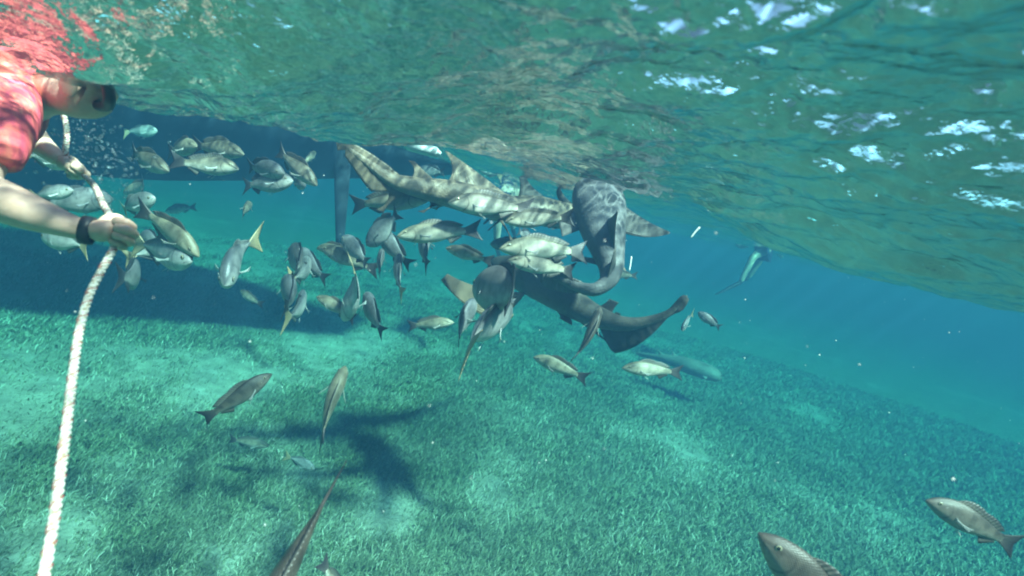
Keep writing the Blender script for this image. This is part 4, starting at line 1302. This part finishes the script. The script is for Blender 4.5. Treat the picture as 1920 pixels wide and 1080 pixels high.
# ------------------------------------------------------------------ the school, one call per fish
S, CH, J, DS = 'snapper', 'chub', 'jack', 'darksnapper'
FISH_LIST = [
    # under the hull, upper left
    (S, 272, 300, 2.5, .34, -22, 20, 'sunlit snapper under the hull just right of the bubble cloud, nose down', 8, .3),
    (S, 340, 279, 2.7, .32, -4, 35, 'striped pale snapper tight under the hull, left of a longer one', 0, .0),
    (S, 405, 279, 2.7, .34, -12, 15, 'brightly dappled snapper highest under the hull, above a dark backed fish', 6, .3),
    (S, 388, 311, 2.6, .34, -6, 10, 'dark backed snapper with its own shade, below the dappled one under the hull', -12, -.3),
    (CH, 494, 318, 2.5, .27, -14, 25, 'dazzling white lit chub at the lower edge of the hull', 14, .0),
    (CH, 498, 343, 2.5, .28, 2, 12, 'almost black chub directly under the dazzling white one', -8, .3),
    (S, 553, 312, 2.6, .32, -38, 15, 'mottled snapper diving right, left of the rudder top', 6, .0),
    (CH, 560, 341, 2.8, .19, -32, 45, 'small pale chub tucked beneath the diving mottled snapper', 0, .0),
    (S, 580, 297, 3.6, .22, 80, -50, 'tiny pale green fish beside the rudder at the hull edge', 0, .0),
    (S, 460, 392, 3.0, .24, 112, -62, 'small brown fish alone between hull and silver jack, swimming away', 0, -.3),
    (J, 262, 247, 4.3, .30, 2, 0, 'faint turquoise fish ghosting in front of the dark hull', 0, .0),
    (S, 262, 352, 3.4, .36, 188, -25, 'dim brown fish with a forked tail behind the bubble cloud', 0, .3),
    (S, 338, 392, 5.2, .36, 186, -10, 'faint slim fish far off under the hull, above the diving snapper', 0, .0),
    # behind the near swimmer's arms
    (J, 88, 299, 2.0, .22, -14, 10, 'turquoise white fish showing below the pink sleeve', 0, .0),
    (J, 92, 364, 2.0, .18, 8, 0, 'small pale fish directly above the near forearm, left of a bigger one', 0, .3),
    (CH, 138, 378, 2.2, .27, 8, -15, 'dull green chub between the two rope hands', 0, .0),
    (J, 250, 385, 2.3, .24, 12, 15, 'shiny fish with ruffled lit back right above the near fist', 10, .3),
    (S, 318, 432, 2.1, .34, -36, 12, 'tan snapper diving right above a big eyed jack', 8, .0),
    (J, 305, 472, 2.15, .36, -16, 24, 'big eyed silver jack facing right under the tan snapper', 0, -.3),
    (CH, 283, 447, 2.5, .18, 165, -30, 'pale fish peeping out between the fist and the tan snapper', 0, .0),
    (J, 292, 472, 2.3, .24, 12, -15, 'pale green jack just right of the near fist, half under another', 0, -.3),
    (CH, 250, 517, 2.2, .33, 170, -52, 'plump grey green chub below the fist, swimming away', 0, .5),
    (J, 126, 455, 2.0, .23, 168, -10, 'dim greenish fish under the forearm left of the watch band', 0, .3),
    (J, 440, 482, 2.2, .42, -66, 52, 'silver jack head on with pale lips, tail raised, over the dark shadow', 4, .3),
    (S, 468, 559, 3.4, .22, 148, -25, 'dull olive fish low in the shade below the head on jack', 0, -.3),
    # the loose pack left of the middle
    (CH, 560, 488, 2.5, .33, 148, -50, 'grey chub with lilac sheen swimming off left, yellow fin hanging under it', 0, .4),
    (J, 568, 512, 2.6, .34, 130, -66, 'jack seen from behind with a yellow upright tail like a blade', 0, .36),
    (CH, 583, 497, 2.75, .28, 136, -30, 'tan chub with a square black tail, behind the lilac chub', 0, -.3),
    (CH, 546, 553, 2.35, .34, 140, -50, 'dark purplish chub above a hanging cream coloured tail blade', 0, .42),
    (J, 560, 580, 2.45, .34, 130, -66, 'jack with a long cream tail blade pointing to the seabed', 0, .36),
    (S, 628, 467, 2.9, .24, 176, -20, 'pale snapper with a dark mask at the rudder foot', 0, .3),
    (CH, 668, 470, 2.7, .25, 140, -25, 'round backed olive chub right of the rudder foot', 0, .0),
    (S, 655, 486, 2.8, .34, 158, -10, 'long pale snapper with black tail passing below the olive chub', 0, -.3),
    (J, 667, 547, 2.4, .36, 238, -30, 'steel blue jack with a thin upright white tail, heading down', 0, .3),
    (S, 632, 577, 2.5, .23, 152, -10, 'yellowish snapper with a dark triangular tail below the steel blue jack', 0, .0),
    (CH, 697, 588, 2.5, .26, 118, -35, 'brownish chub going up away with dark tail under it, right of the yellowish snapper', 0, -.3),
    (CH, 722, 428, 2.7, .28, 218, -20, 'grey brown chub with its tail cocked up right, below the upper sharks', 0, .3),
    (CH, 736, 466, 2.75, .28, 128, -25, 'speckled olive chub squeezed under the tail cocked one', 0, -.3),
    (CH, 712, 492, 2.6, .20, 98, -50, 'slim dark fish standing on its tail, left of the speckled chub', 0, .0),
    (J, 745, 515, 2.5, .28, 100, -45, 'small dark lilac jack with a needle thin tail hanging down', 0, -.3),
    # the middle, round the sharks
    (S, 825, 437, 2.45, .38, 184, 6, 'large dappled snapper broadside with dark forked tail, centre of the school', 14, .0),
    (CH, 795, 466, 2.6, .28, 100, -45, 'chub seen from behind below the large dappled snapper', 0, .0),
    (S, 880, 478, 2.6, .24, 162, -8, 'shaded dark grey snapper below and right of the large dappled one', -10, -.3),
    (S, 922, 386, 2.4, .38, 176, 12, 'biggest white lit fish lying across the flank of the upper shark', 16, .0),
    (S, 1012, 411, 2.4, .31, 184, 8, 'snapper with a pale dot under its eye, right of the biggest white one', 6, .3),
    (S, 1022, 468, 2.35, .39, 178, 6, 'zebra dappled snapper with a black slash behind the eye, left of the blue grey shark', 16, .0),
    (S, 1020, 499, 2.35, .32, 170, 8, 'pale backed fish hidden to its ridge right under the zebra dappled one', 6, -.3),
    (CH, 955, 459, 3.6, .27, 178, 0, 'far dark green fish left of the zebra dappled snapper', -6, .0),
    (CH, 985, 443, 3.0, .20, -30, -58, 'small black fish above the zebra dappled snapper', -10, .0),
    (CH, 946, 546, 1.8, .44, 172, -60, 'largest grey chub with a glossy dark back, in front of the brown pectoral fin', 4, .48),
    (J, 902, 614, 1.75, .47, 20, -68, 'striped jack seen from right behind, its straw coloured tail blade slanting across it', 14, -.36),
    (CH, 868, 602, 2.1, .27, 62, -52, 'dappled little chub with hanging black tail left of the striped jack', 0, -.3),
    (S, 806, 608, 2.7, .24, 6, 5, 'pale snapper facing right with a dark tail, low left of the striped jack', 0, .3),
    (S, 937, 588, 2.2, .10, 40, 10, 'tiny tan fish peeping out under the largest grey chub', 0, .0),
    (DS, 1104, 632, 2.3, .33, 62, -32, 'zebra dappled snapper climbing away over the dark shark, black tail down', 20, .3),
    (S, 1052, 690, 2.6, .28, 158, -8, 'shaded olive snapper low over the grass beneath the dark shark', -8, .0),
    (S, 1224, 694, 2.6, .30, 174, 6, 'tan snapper with a white fin stroke and black tail, right of the olive one', 8, .0),
    (J, 1288, 602, 3.2, .20, 226, 40, 'small silvery blue fish facing the lens at the dark shark tail tip', 0, .3),
    (CH, 1330, 601, 2.9, .145, 138, -30, 'small brown fish with a black tail right of the silvery blue one', 0, -.3),
    (S, 1166, 516, 3.8, .24, 178, 0, 'pale distant fish half hidden right of the blue grey shark', 0, .0),
    (J, 918, 322, 5.0, .30, 160, 20, 'whitish fish far away under the surface right of the shark fins', 0, .3),
    (CH, 808, 322, 4.2, .26, 176, -10, 'pale green fish in the distance between two shark fins', 0, .0),
    (S, 727, 379, 2.9, .44, 3, 6, 'dappled snapper with a fan shaped dark tail under the raised shark tail', 8, .0),
    # over the grass
    (DS, 444, 748, 1.9, .27, 42, -30, 'dappled tan snapper going right over the grass, dark tail behind', -10, .3),
    (S, 618, 758, 1.9, .32, 80, -42, 'tan snapper seen from above behind with a long black tail, over the grass', 'edge', -.2),
    (S, 466, 830, 3.4, .27, -12, -10, 'faint fish blending into the grass below the dappled tan snapper', 0, .0),
    (J, 562, 866, 3.0, .20, -24, 5, 'pale turquoise fish low over the grass facing right', 0, .0),
    (DS, 532, 1078, .95, .43, -114, 34, 'large brown fish at the bottom edge with a thin tail blade raised', 'edge', .0),
    (DS, 1542, 1132, 1.05, .36, 130, -8, 'large dark caustic banded fish rising into the bottom edge, right of the middle', 0, .0),
    (DS, 1828, 984, 1.35, .26, 152, -8, 'caustic banded snapper nosing left at the lower right corner', 6, .0),
    (S, 626, 1098, 1.6, .20, -80, -20, 'dark tail tip of a fish leaving the bottom edge', 0, .0),
]
for k, px, py, d, L, th, ph, lab, roll, bend in FISH_LIST:
    add_fish(k, px, py, d, L, th, ph, lab, roll, bend)
